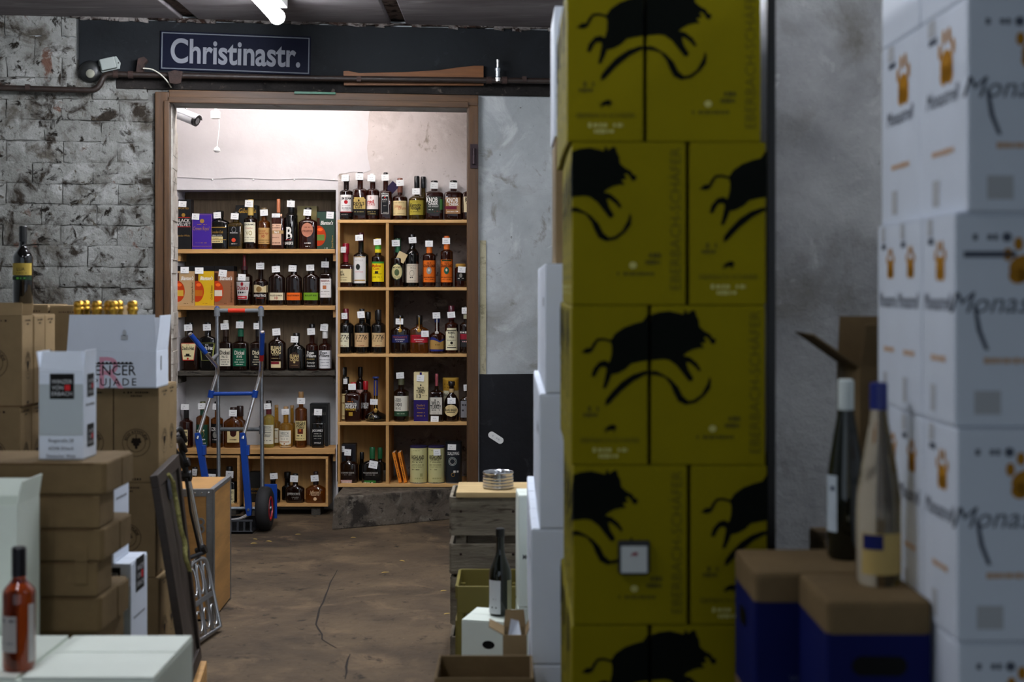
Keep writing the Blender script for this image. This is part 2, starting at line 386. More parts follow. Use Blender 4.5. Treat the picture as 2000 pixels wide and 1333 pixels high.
# ---------------------------------------------------------------- back room
YB, YN, YU = 9.60, 9.31, 9.31                       # raw back wall; face of the white wall with the niche
struct('wall_back', Acc().box((-3.2, YB, 0), (.9, YB+.2, 2.85)), layered('bare_dark_wall', '6a605a', '7e736c', [('4a423d', 4, .52, .16), ('8d837b', 9, .58, .1), ('38322e', 24, .6, .07)], bump=.5))
nx0, nx1, nzt = X_(345, YN), X_(656, YN), Z_(371, YN)
yfn = lambda u, v, t: (u, t, v)
struct('wall_niche', Acc().prism([(-3.2, 0), (nx0, 0), (nx0, nzt), (nx1, nzt), (nx1, 0), (X_(660.5, YN), 0), (X_(660.5, YN), 2.85), (-3.2, 2.85)], yfn, YN, YB), WHITEW)
zg = Z_(429.5, 9.20)
struct('wall_back_upper', Acc().box((X_(660.5, YN), YU, zg), (.9, YB, 2.80)), RAW)
# coat of white paint ending in a ragged edge above the right-hand shelves
ed = [(721, 200), (722, 215), (719, 240), (720, 262), (717, 290), (719, 310), (722, 325), (724, 333), (710, 338), (690, 336), (663, 340)]
pts = [(X_(px, YU), Z_(py, YU)) for px, py in ed]
pts = [(X_(658, YU), 2.80), (pts[0][0], 2.80)]+pts+[(X_(658, YU), pts[-1][1]-.02)]
b = struct('trim_7', Acc().prism(pts, yfn, YU-.003, YU), WHITEW); b['label'] = 'coat of white paint ending in a ragged edge'
struct('wall_back_left', Acc().box((-3.2, 8.0, 0), (-3.0, YN, 2.85)), WHITEW)
struct('wall_back_right', Acc().box((.7, 8.7, 0), (.9, YB, 2.85)), RAW)
q0, q1 = WP(-2.1, .29, 0), WP(2.0, .29, 0)
struct('ceiling_back', Acc().prism([(q0.x, q0.y), (q1.x, q1.y), (.9, YB+.2), (-3.2, YB+.2)], lambda u, v, z: (u, v, z), 2.80, 3.04), WHITEW)
# wire pinned along the white wall
a = Acc(); P = [at(px, 347+1.2*math.sin(px*.05)+(px-345)*.012, YN-.006) for px in range(300, 662, 12)]
wr = tag(Acc().tube(P, .0022, 6).obj('wall_wire', WHITEW), 'thin white wire pinned along the white wall above the niche', 'wire')
for px in (415, 495, 575, 652):
    Acc().lathe([(.006, 0), (.006, .008), (.003, .011)], 8, lambda x, y, z, p=at(px, 351, YN): (p.x+x, p.y-z, p.z+y)).obj('nail_clip', PAPER, wr)
# niche lining: old panelled boards above, pale plaster below
OLD = pm('old_brown_boards', '6e5c46', .7, var=.2, scale=4, stretch=(10, 10, 1), bump=.15)
zc = Z_(735, YN)
b = struct('trim_8', Acc().box((nx0, YB-.05, zc-.02), (nx1, YB-.04, nzt)), OLD); b['label'] = 'dark brown board lining at the back of the niche'
for p0, p1 in ((356, 366), (455, 468), (548, 556), (640, 650)):
    Acc().box((X_(p0, YB), YB-.062, zc), (X_(p1, YB), YB-.045, nzt-.02)).obj('stile', OLD, b, bevel=.002)
for y0, y1 in ((372, 391), (585, 600), (610, 616)):
    Acc().box((nx0+.02, YB-.066, Z_(y1, YB)), (nx1-.02, YB-.045, Z_(y0, YB))).obj('rail', OLD, b, bevel=.002)
b = struct('trim_9', Acc().box((nx0, YB-.035, Z_(1000, YB)), (nx1, YB-.03, zc)), layered('pale_niche_back', 'b9b7b4', 'cbc9c6', [('a09d99', 3, .6, .2)], bump=.1)); b['label'] = 'pale plaster at the back of the lower niche'
# concrete kerb under the right-hand shelves
pa, pb = ground(648, 1036), ground(905, 1013)
a = Acc(); zt = .198
fr = [(pa[0], pa[1]), (X_(760, 8.93), 8.93), (pb[0], pb[1]), (.6, pb[1]+.02), (.6, YB), (pa[0]+.0, YB)]
fr2 = [(fr[0][0]+.012, fr[0][1]+.02), (fr[1][0], fr[1][1]+.015), (fr[2][0], fr[2][1]+.015), (.6, fr[3][1]+.015), (.6, YB), (fr[0][0]+.012, YB)]
n = len(fr); a.add([(x, y, 0) for x, y in fr]+[(x, y, zt) for x, y in fr2], [tuple(range(n-1, -1, -1)), tuple(range(n, 2*n))]+[(i, (i+1) % n, n+(i+1) % n, n+i) for i in range(n)])
b = struct('trim_10', a, CONC, bevel=.008); b['label'] = 'low dark concrete kerb carrying the right-hand shelves'

# ================================================================ lamps
def tube_lamp(label, x, y, zc_, length, rad, axis, strength, col='f2f6ff'):
    t = thing('tube_lamp', label, 'lamp', (x, y, zc_), 0 if axis == 'y' else R(90)+WA)
    m = pm('tube_glow_%g' % strength, col, .4, emit=strength)
    h = length/2
    Acc().box((-.05, -h-.04, rad+.012), (.05, h+.04, rad+.07)).obj('housing', pm('lamp_housing', 'c8c8c4', .5), t, bevel=.006)
    Acc().tube([(0, -h, 0), (0, h, 0)], rad, 16).obj('glowing_tube', m, t, smooth=40)
    for s in (-1, 1):
        Acc().tube([(0, s*h, 0), (0, s*(h+.012), 0)], rad*1.12, 16).obj('end_cap', pm('lamp_cap', 'e6e6e0', .4), t, smooth=40)
        Acc().box((-.012, s*h-.01 if s < 0 else h-.01, rad*.8), (.012, s*h+.01 if s < 0 else h+.01, rad+.02)).obj('bracket', MATS['lamp_housing'], t)
    return t
tube_lamp('white glowing tube lamp under the ceiling before the doorway', X_(541, 7.45), 6.70, 2.915, 1.5, .038, 'y', TUBE_FRONT)
tube_lamp('ceiling tube lamp above the aisle nearest the viewer', -1.2, 2.6, 2.915, 1.5, .038, 'y', TUBE_NEAR)
tube_lamp('ceiling tube lamp over the middle of the aisle', -.15, 5.75, 2.915, 1.5, .038, 'y', TUBE_FRONT*.75)  # added lamp, out of view, brightens the plaster and the shelves
tube_lamp('ceiling tube lamp above the stacks on the right', 1.45, 3.0, 2.915, 1.5, .038, 'y', TUBE_FILL)  # unseen fill lamp, put in to brighten the pier face
tube_lamp('tube lamp on the ceiling of the back room', -1.45, 8.61, 2.70, 1.5, .02, 'x', TUBE_BACK, 'fff6f4')

# ================================================================ things on the front wall
a = Acc(); su0, su1 = WU(314), WU(607); sz0, sz1 = WZ(460, 144), WZ(460, 68)
t = thing('street_sign', 'dark blue enamel street sign with pale lettering above the doorway', 'sign', WP((su0+su1)/2, -.034, (sz0+sz1)/2), WA, rot=(0, R(1.0), WA))
W2, H2 = (su1-su0)/2, (sz1-sz0)/2
Acc().box((-W2, -.006, -H2), (W2, .004, H2)).obj('plate', pm('navy_enamel', '05081a', .6, spec=.1), t, bevel=.003)
fn = lambda u, v: (u, -.0068, v)
a = Acc(); frame_lines(a, fn, -W2+.008, -H2+.008, W2-.008, H2-.008, .006); a.obj('border', ink('5a5e64'), t)
a = Acc(); put(a, fn, 'Christinastr.', 0, .006, .140, W2*1.72, 'bh'); a.obj('lettering', ink('6e7076'), t)
# pipe
zz = lambda px, py: WZ(px, py, -.08); PV = -.08
P = fillet([(WU(-80, PV), PV, zz(0, 171)), (WU(190, PV), PV, zz(190, 177)), (WU(204, PV), PV, zz(204, 146)), (WU(225, PV), PV, zz(225, 145)), (WU(600, PV), PV, zz(600, 153)), (WU(1225, PV), PV, zz(1225, 160))], .07)
pt = thing('water_pipe', 'rusty brown pipe running along the wall above the doorway', 'pipe', WO, WA)
Acc().tube(P, .017, 10).obj('pipe', PIPEM, pt, smooth=50)
for px, py in ((226, 145), (255, 146), (955, 157), (985, 157)):
    Acc().tube([(WU(px-5, PV), PV, zz(px, py)), (WU(px+5, PV), PV, zz(px, py))], .022, 10).obj('coupling', RUST, pt, smooth=40)
for px in (60, 700, 1020):
    Acc().box((WU(px)-.012, -.10, zz(px, 176 if px < 200 else 160)), (WU(px)+.012, -.001, zz(px, 172 if px < 200 else 156)+.018)).obj('wall_clamp', RUST, pt)
a = Acc(); p = lambda px, py: (WU(px), WZ(px, py))
a.prism([p(332, 147), (p(345, 143)), p(361, 146), p(357, 168), p(349, 170), p(336, 168)], wall_fn, -.118, -.101)
tag(a.obj('rusty_bracket', RUST, None, **WKW), 'rusty square bracket clamped on the pipe by the sign', 'bracket')
a = Acc(); a.prism([p(269, 147), p(273, 119), p(285, 115), p(292, 122), p(284, 130), p(283, 147)], wall_fn, -.085, -.030)
tag(a.obj('rusty_hook', RUST, None, **WKW), 'rusty hook-shaped bracket standing on the pipe left of the sign', 'bracket')
a = Acc(); a.tube(fillet([(WU(284), -.104, WZ(284, 139)), (WU(300), -.108, WZ(300, 140)), (WU(318), -.112, WZ(318, 150)), (WU(331), -.114, WZ(331, 164)), (WU(336), -.05, WZ(336, 173))], .03), .004, 6)
tag(a.obj('loose_cable', ink('b9b6a8'), None, **WKW), 'short pale cable hanging down from the pipe', 'cable')
# bell and junction box
t = thing('alarm_bell', 'dark round alarm bell at the left end of the beam', 'bell', WP(WU(178), 0, WZ(178, 141)), WA)
ffn = lambda x, y, z: (x, -z, y)
Acc().lathe([(.062, 0), (.062, .03), (.055, .05), (.035, .062)], 22, ffn).obj('dome', pm('bell_black', '1a1b1b', .45), t, smooth=40)
Acc().lathe([(.024, .058), (.024, .07), (.012, .078)], 16, lambda x, y, z: (x+.006, -z, y-.018)).obj('button', ink('76766a'), t, smooth=40)
t = thing('junction_box', 'small tilted pale grey junction box above the pipe', 'box', WP(WU(215), -.031, WZ(215, 128)), rot=(0, R(-14), WA))
Acc().box((-.042, -.05, -.032), (.042, 0, .032)).obj('cover', pm('pale_grey_plastic', '848a86', .5), t, bevel=.006)
Acc().prism([(-.060, 0), (-.05, -.036), (.05, -.036), (.064, -.006), (.05, .036), (-.05, .036)], wall_fn, -.012, 0).obj('base_plate', MATS['pale_grey_plastic'], t, bevel=.002)
for s in (-1, 1): Acc().lathe([(.004, .012), (.004, .015)], 8, lambda x, y, z, s=s: (x+s*.053, -z, y-.004)).obj('screw', BLK, t)
# wedge-shaped board behind the pipe
pts = [(235, 472), (265, 470), (335, 485), (640, 478), (860, 465), (960, 450), (1080, 437), (1142, 437), (1142, 565), (238, 565)]
a = Acc().prism([p(600+x*.3, y*.3) for x, y in pts], wall_fn, -.055, -.031)
tag(a.obj('wedge_board', pm('orange_brown_wood', '5e3816', .6, var=.2, scale=4, stretch=(1, 8, 16), bump=.1), None, bevel=.002, **WKW), 'tapered brown wooden board wedged behind the pipe', 'board')
t = thing('pipe_valve', 'small shiny valve nipple standing up from the pipe', 'valve', WP(WU(969), PV, WZ(969, 163)), WA)
k = .0042
Acc().lathe([(5*k, 0), (5*k, 5*k), (4*k, 6*k)], 14).obj('base_nut', ALU, t, smooth=40)
Acc().lathe([(3.6*k, 6*k), (3.6*k, 14*k), (4.4*k, 14.2*k), (4.4*k, 18*k), (3*k, 19*k)], 14).obj('body', ALUD, t, smooth=40)
Acc().lathe([(1.8*k, 19*k), (1.8*k, 26*k), (2.3*k, 26.2*k), (2.3*k, 30*k), (1*k, 31*k)], 12).obj('nipple', ALU, t, smooth=40)

# ================================================================ camera and sensor in the back room
p0, p1 = at(334, 216, 8.75), at(381, 235, 8.69)
t = thing('security_camera', 'silver bullet security camera hanging at the top left of the opening', 'camera', (p0+p1)/2)
d_ = (p1-p0).normalized(); c0 = (p0+p1)/2
Acc().tube([p0-c0, p1-c0], .034, 18).obj('body', pm('brushed_silver', 'c4c6ca', .25, .5), t, smooth=40)
Acc().tube([p1-c0-d_*.004, p1-c0+d_*.014], [.036, .036], 18).obj('front_ring', BLACKP, t, smooth=40)
Acc().tube([p1-c0+d_*.012, p1-c0+d_*.018], .020, 16).obj('lens', pm('lens_glass', '16181c', .05, coat=1), t, smooth=40)
sh = Acc(); sd = d_.cross(Vector((0, 0, 1))).normalized(); su = sd.cross(d_)
q = []
for s in (-.02, 1.12):
    for k in range(7):
        an = R(-75+25*k); q.append((p0-c0)+(p1-p0)*s+sd*math.sin(an)*.042+su*math.cos(an)*.042)
sh.add(q, [(k, k+1, 8+k, 7+k) for k in range(6)])
o = sh.obj('sun_shield', MATS['brushed_silver'], t, smooth=50); o.modifiers.new('thick', 'SOLIDIFY').thickness = .003
Acc().tube([(.02, 0, .04), (.02, 0, 2.80-c0.z)], .008, 10).obj('ceiling_rod', ALU, t)
Acc().lathe([(.03, 2.79-c0.z), (.03, 2.80-c0.z)], 14, lambda x, y, z: (x+.02, y, z)).obj('ceiling_plate', ALU, t)
Acc().tube(fillet([p0-c0, p0-c0+Vector((-.03, 0, .02)), (.0, 0, .12), (.015, 0, 2.80-c0.z)], .03), .003, 6).obj('cable', BLACKP, t)
c0 = at(421, 224, 8.9)
t = thing('motion_sensor', 'white motion sensor beside the security camera', 'sensor', c0)
Acc().box((-.028, -.02, -.026), (.028, .02, .024)).obj('case', PAPER, t, bevel=.008)
Acc().lathe([(.010, .02), (.009, .026)], 14, lambda x, y, z: (x+.002, -z, y)).obj('lens', ink('c2c2c2'), t)
Acc().tube([(0, 0, .02), (0, 0, 2.80-c0.z)], .010, 10).obj('arm', PAPER, t)
Acc().tube([(.02, 0, -.02), (.024, 0, -.07), (.016, 0, -.14), (.010, 0, -.20)], .0022, 6).obj('cable', PAPER, t)
Acc().lathe([(.004, 0), (.018, -.012), (.022, -.026), (.012, -.036)], 12, lambda x, y, z: (x+.008, y, z-.20)).obj('plug', PAPER, t, smooth=40)
# ================================================================ shelves of the back room
YR = 9.20                                  # front of the right-hand shelf unit
t = thing('bottle_shelf', 'light birch shelf unit on the concrete kerb holding whiskey bottles', 'shelf unit', (0, 0, 0))
rx0, rxm, rx1 = X_(659, YR), X_(756.5, YR), X_(985, YR)
RZ = {}
for k, y in zip('GHIJK', (429.5, 561.5, 691.5, 825, 957.5)):
    z = Z_(y, YR); RZ[k] = z; th = .020
    if k == 'K': z = RZ[k] = .222
    Acc().box((rx0, YR, z-th), (rx1, YB-.03, z)).obj('shelf_board', BIRCH, t, bevel=.0015)
zs = [RZ[k] for k in 'GHIJK']
for i in range(4):
    Acc().box((rxm-.010, YR+.004, zs[i+1]), (rxm+.010, YB-.03, zs[i]-.020)).obj('divider', BIRCHV, t, bevel=.0015)
    Acc().box((rx0+.002, YR+.002, zs[i+1]), (rx0+.016, YB-.03, zs[i]-.020)).obj('side_panel', BIRCHV, t, bevel=.0015)
    Acc().box((rx1-.018, YR+.002, zs[i+1]), (rx1, YB-.03, zs[i]-.020)).obj('side_panel', BIRCHV, t, bevel=.0015)
    a = Acc(); y0, y1 = YB-.20, YB-.035; xa, xb = rx0+.016, rxm-.010
    a.add([(xa, y0, zs[i+1]), (xb, y1, zs[i+1]), (xb, y1, zs[i]-.02), (xa, y0, zs[i]-.02), (xa, y0+.008, zs[i+1]), (xb, y1+.004, zs[i+1]), (xb, y1+.004, zs[i]-.02), (xa, y0+.008, zs[i]-.02)], [(0,1,2,3), (7,6,5,4), (0,4,5,1), (3,2,6,7), (0,3,7,4), (1,5,6,2)])
    a.obj('back_panel', BIRCHV, t)
NZ = {}
DARKB = layered('bark_edged_board', '3a362f', '57524a', [('1f1c18', 12, .52, .1), ('7c766a', 30, .66, .08)], stretch=(1, 1, 4), bump=.6)
for k, y, th, m, lb in (('A', 487, .028, PINE, 'topmost pine shelf board in the white niche'), ('B', 597.5, .028, PINE, 'second pine shelf board in the white niche'),
                        ('C', 725.5, .030, DARKB, 'dark bark-edged shelf board in the white niche'), ('D', 877, .036, PINE, 'lowest pine shelf board in the white niche')):
    z = NZ[k] = Z_(y, YN-.01); s = thing('niche_shelf', lb, 'shelf', (0, 0, 0))
    Acc().box((nx0+.004, YN-.012, z-th), (nx1-.004, YB-.068, z)).obj('board', m, s, bevel=.003)
    for q in (nx0, nx1-.022): Acc().box((q+.001, YN+.02, z-th-.05), (q+.021, YB-.10, z-th)).obj('support_block', m, s, bevel=.002)
# crates at the bottom of the niche
def wood_crate(label, x0, x1, z0, z1, y0, y1, th=.016):
    s = thing('wooden_crate', label, 'crate', ((x0+x1)/2, (y0+y1)/2, 0)); cx, cy = (x0+x1)/2, (y0+y1)/2; W, D = (x1-x0)/2, (y1-y0)/2
    for n_, lo, hi in (('bottom_board', (-W, -D, z0), (W, D, z0+th)), ('top_board', (-W, -D, z1-th), (W, D, z1)), ('side_board', (-W, -D, z0+th), (-W+th, D, z1-th)), ('side_board', (W-th, -D, z0+th), (W, D, z1-th)), ('back_board', (-W+th, D-.01, z0+th), (W-th, D, z1-th))):
        Acc().box(lo, hi).obj(n_, PINE if 'back' not in n_ else BIRCHV, s, bevel=.002)
    for q in (-W*.7, W*.7): Acc().box((q-.03, -D+.02, 0), (q+.03, D-.02, z0)).obj('foot', DARKB, s)
    return s
CY0, CY1 = YN-.005, YB-.075
NZ['E'] = NZ['F'] = .058+.016
wood_crate('open pine crate at the bottom of the niche behind the hand truck', X_(350, YN)+.012, X_(468, YN), .058, Z_(890, YN), CY0, CY1)
wood_crate('wide open pine crate at the bottom right of the niche', X_(476, YN), X_(641, YN), .058, Z_(892, YN), CY0, CY1)

# ================================================================ bottles
class Shelf:
    def __init__(s, z, y, where): s.z, s.y, s.where = z, y, where
S = {k: Shelf(NZ[k], YN+.075, w) for k, w in (('A', 'bottles on the top niche shelf'), ('B', 'bottles on the second niche shelf'), ('C', 'bottles on the dark niche shelf'), ('D', 'bottles on the lowest niche shelf'), ('E', 'bottles in the left pine crate'), ('F', 'bottles in the right pine crate'))}
S.update({k: Shelf(RZ[k], YR+(.052 if k == 'G' else .07), w) for k, w in (('G', 'bottles on top of the birch shelf unit'), ('H', 'bottles in the upper birch compartments'), ('I', 'bottles in the middle birch compartments'), ('J', 'bottles in the lower birch compartments'), ('K', 'bottles in the bottom birch compartments'))})
TAGMESH = Acc().box((-.5, -.0006, -.5), (.5, .0006, .5)).mesh('price_card'); TAGMESH.materials.append(PAPER)
_r = random.Random(11); TAGINK = []
for q in range(3):
    a = Acc(); f_ = lambda u, v: (u, -.0009, v)
    marks(a, f_, -.22, .2, .12, .13, _r); marks(a, f_, -.3, .3, -.2, .09, _r)
    m = a.mesh('price_lettering'); m.materials.append(GREYINK); TAGINK.append(m)
def price_tag(parent, x, y, z, wd, h, rot):
    o = link('price_tag', TAGMESH, None, parent, (x, y, z), (_r.uniform(-.12, .05), rot, _r.uniform(-.12, .12))); o.scale = (wd, 1, h)
    link('price_lettering', _r.choice(TAGINK), None, o)
KIND = {  # exponent of the body outline, depth / width, shoulder run
 'round': (2, 1, .36), 'wine': (2, 1, .85), 'square': (7, .92, .30), 'flat': (3.2, .52, .30), 'oval': (2.5, .58, .42), 'drop': (2, .8, 1.0), 'jar': (2, 1, .2)}
def ringpts(a, b, n, seg):
    out = []
    for k in range(seg):
        t = 2*math.pi*k/seg; c, s_ = math.cos(t), math.sin(t)
        out.append((a*math.copysign(abs(c)**(2/n), c), b*math.copysign(abs(s_)**(2/n), s_)))
    return out
class Z:   # a magnified view of the picture: origin and scale
    def __init__(s, x, y, k): s.x, s.y, s.k = x, y, k
def B(zv, sh, x0, x1, yt, ysh, nw, yc, kind, glass, cap, labels, texts, tg, desc, dy=0, capw=None, name='whiskey_bottle', cat='bottle', prof=None, xc=None, collar=None, strap=None):
    """one bottle; all numbers in the magnified view zv. labels: (x0, x1, y0, y1, colour, shape); texts: (string, x, y, height, colour, style, maxwidth)"""
    s_ = S[sh]; Y = s_.y+dy; zb = s_.z
    px = lambda x: X_(zv.x+x/zv.k, Y); pz = lambda y: Z_(zv.y+y/zv.k, Y)-zb; L = lambda n: n/zv.k/F*Y
    cx = px((x0+x1)/2 if xc is None else xc); W = L(x1-x0)/2; H = pz(yt)
    n, dr, run = KIND[kind]
    t = thing(name, desc, cat, (cx, Y, zb), 0, s_.where)
    rn = L(nw)/2; D = W*dr; seg = 28
    zsh = pz(ysh); half = run*(W-rn)
    zs, zn = zsh-half, zsh+half; zcap = pz(yc); zn = min(zn, zcap-.001)
    rings = [(0, W*.90, D*.90, n), (.004, W*.97, D*.97, n), (.010, W, D, n), (zs, W, D, n)]
    if prof: rings = [(0, W*.55, D*.55, 2)]+[(q[0]*zn, W*q[1], D*q[1], 2) for q in prof]
    else:
        for k in range(1, 7):
            u = k/6; f = (.40*(1+math.cos(math.pi*u))*.5+.60*math.sqrt(1-u*u)) if kind != 'wine' else (1-u)**1.15*(1+.9*u)
            rr = rn+(W-rn)*f; dd = rn+(D-rn)*f
            rings.append((zs+(zn-zs)*u, rr, dd, 2+(n-2)*max(0, 1-u*1.1)))
    rings.append((zcap-.002, rn*.94, rn*.94, 2)); rings.append((zcap, rn, rn, 2))
    a = Acc(); vs = []; fs = []
    for z, ra, rb, nn in rings: vs += [(x, y, z) for x, y in ringpts(ra, rb, nn, seg)]
    for i in range(len(rings)-1):
        for k in range(seg): fs.append((i*seg+k, i*seg+(k+1) % seg, (i+1)*seg+(k+1) % seg, (i+1)*seg+k))
    fs += [tuple(range(seg-1, -1, -1)), tuple((len(rings)-1)*seg+k for k in range(seg))]
    a.add(vs, fs).obj('glass_body', GLASS[glass], t, smooth=55)
    def surf(x, z, eps):
        z = max(rings[0][0], min(rings[-1][0], z))
        for i in range(len(rings)-1):
            if rings[i][0] <= z <= rings[i+1][0]:
                u = (z-rings[i][0])/max(1e-6, rings[i+1][0]-rings[i][0])
                ra, rb, nn = [rings[i][j]*(1-u)+rings[i+1][j]*u for j in (1, 2, 3)]; break
        q = min(.985, abs(x)/max(ra, 1e-6))
        return -(rb*(1-q**nn)**(1/nn))-eps
    # cap or wax
    rc = (L(capw)/2 if capw else rn*1.12)
    if cap:
        cm = cap if not isinstance(cap, str) else pm('cap_'+cap, cap, .35, coat=.2)
        Acc().lathe([(rc*.96, zcap-.003), (rc, zcap), (rc, H-.004), (rc*.86, H)], 18).obj('cap', cm, t, smooth=40)
    if collar:       # (y0, y1, colour): foil or paper round the neck
        for y0, y1, c in collar:
            za, zb_ = pz(y1), pz(y0); Acc().lathe([(rn*1.07, za), (rn*1.05, zb_)], 18).obj('neck_label', pm('collar_'+c, c, .45), t, smooth=40)
    lab = None
    for i, (a0, a1, y0, y1, c, shp) in enumerate(labels):
        z0, z1 = pz(y1), pz(y0); xa, xb = px(a0)-cx, px(a1)-cx; lim = W*.965
        xa, xb = max(xa, -lim), min(xb, lim); nr, nc = (12, 12) if shp != 'rect' else (3, 12)
        vs = []
        for r in range(nr+1):
            v = r/nr; z = z0+(z1-z0)*v; xm, xh = (xa+xb)/2, (xb-xa)/2
            if shp == 'oval': xh *= math.sqrt(max(.004, 1-(2*v-1)**2))
            elif shp == 'trap': xh *= .72+.28*v
            elif shp == 'arch': xh *= (1 if v < .6 else math.sqrt(max(.02, 1-((v-.6)/.4)**2)))
            elif shp == 'shield': xh *= (1 if v < .85 else .8)
            elif shp == 'hill': xh *= 1
            for cc in range(nc+1):
                x = xm+xh*(2*cc/nc-1); zz_ = z
                if shp == 'hill' : zz_ = z0+(z1-z0)*v*(.72+.28*abs(math.sin(3.2*cc/nc+.9)))
                vs.append((x, surf(x, zz_, .0006+.0003*i), zz_))
        fs = [(r*(nc+1)+cc, r*(nc+1)+cc+1, (r+1)*(nc+1)+cc+1, (r+1)*(nc+1)+cc) for r in range(nr) for cc in range(nc)]
        o = Acc().add(vs, fs).obj('label' if i == 0 else 'label_band', (c if not isinstance(c, str) else ink(c)), t, smooth=60)
        lab = lab or o
    by = {}
    for tx in texts:
        s, x, y, h, c = tx[:5]; style = tx[5] if len(tx) > 5 else ''; mw = tx[6] if len(tx) > 6 else None
        by.setdefault(c, []).append((s, x, y, h, style, mw))
    for c, rows in by.items():
        a = Acc()
        fn = lambda u, v: (u, surf(u, v, .0006+.0003*len(labels)+.0006), v)
        for s, x, y, h, style, mw in rows:
            xx = (px(x)-cx) if x is not None else (((px(labels[0][0])+px(labels[0][1]))/2-cx) if labels else 0)
            wmax = L(mw) if mw else (L(labels[0][1]-labels[0][0])*.9 if labels else W*1.5)
            wmax = min(wmax, 2*(W*.93-abs(xx)))
            if s == '~': marks(a, fn, xx-wmax/2, xx+wmax/2, pz(y), L(h), _r)
            elif s == 'o': disc(a, fn, xx, pz(y), L(h), L(h), 16)
            elif s == '0': disc(a, fn, xx, pz(y), L(h)*.72, L(h), 18)
            elif s == '[]': rect(a, fn, xx-wmax/2, pz(y)-L(h)/2, xx+wmax/2, pz(y)+L(h)/2)
            elif s == '()': ring(a, fn, xx, pz(y), L(h)*.9, L(h), 24, .75)
            else: put(a, fn, s, xx, pz(y), L(h), wmax, style)
        a.obj('lettering', ink(c) if c != 'gold' else GOLD, lab or t)
    if strap:        # (y of seal, colour)
        ys, c = strap; a = Acc(); zseal = pz(ys)
        P = [(0, surf(0, z, .0015), z) for z in [zseal+(H-zseal)*k/8 for k in range(8)]]
        a.tube(P, .004, 6)
        a.lathe([(.013, 0), (.013, .004), (.009, .006)], 14, lambda x, y, z: (x, surf(0, zseal, .001)-z, zseal+y)); a.obj('seal_ribbon', GOLD if c == 'gold' else ink(c), t)
    if tg:
        tx0, ty0, tx1, ty1 = tg[:4]; rot = tg[4] if len(tg) > 4 else _r.uniform(-.08, .08)
        zt = pz((ty0+ty1)/2); xt = px((tx0+tx1)/2)-cx
        zlow = max(.001, pz(ty1)); yb = min(surf(min(abs(xt)+L(tx1-tx0)/2, W)*0, q, 0) for q in (zlow, zt, pz(ty0))); yb = min(yb, -rc)
        price_tag(t, xt, yb-.004, zt, L(tx1-tx0), L(ty1-ty0), rot)
    return t
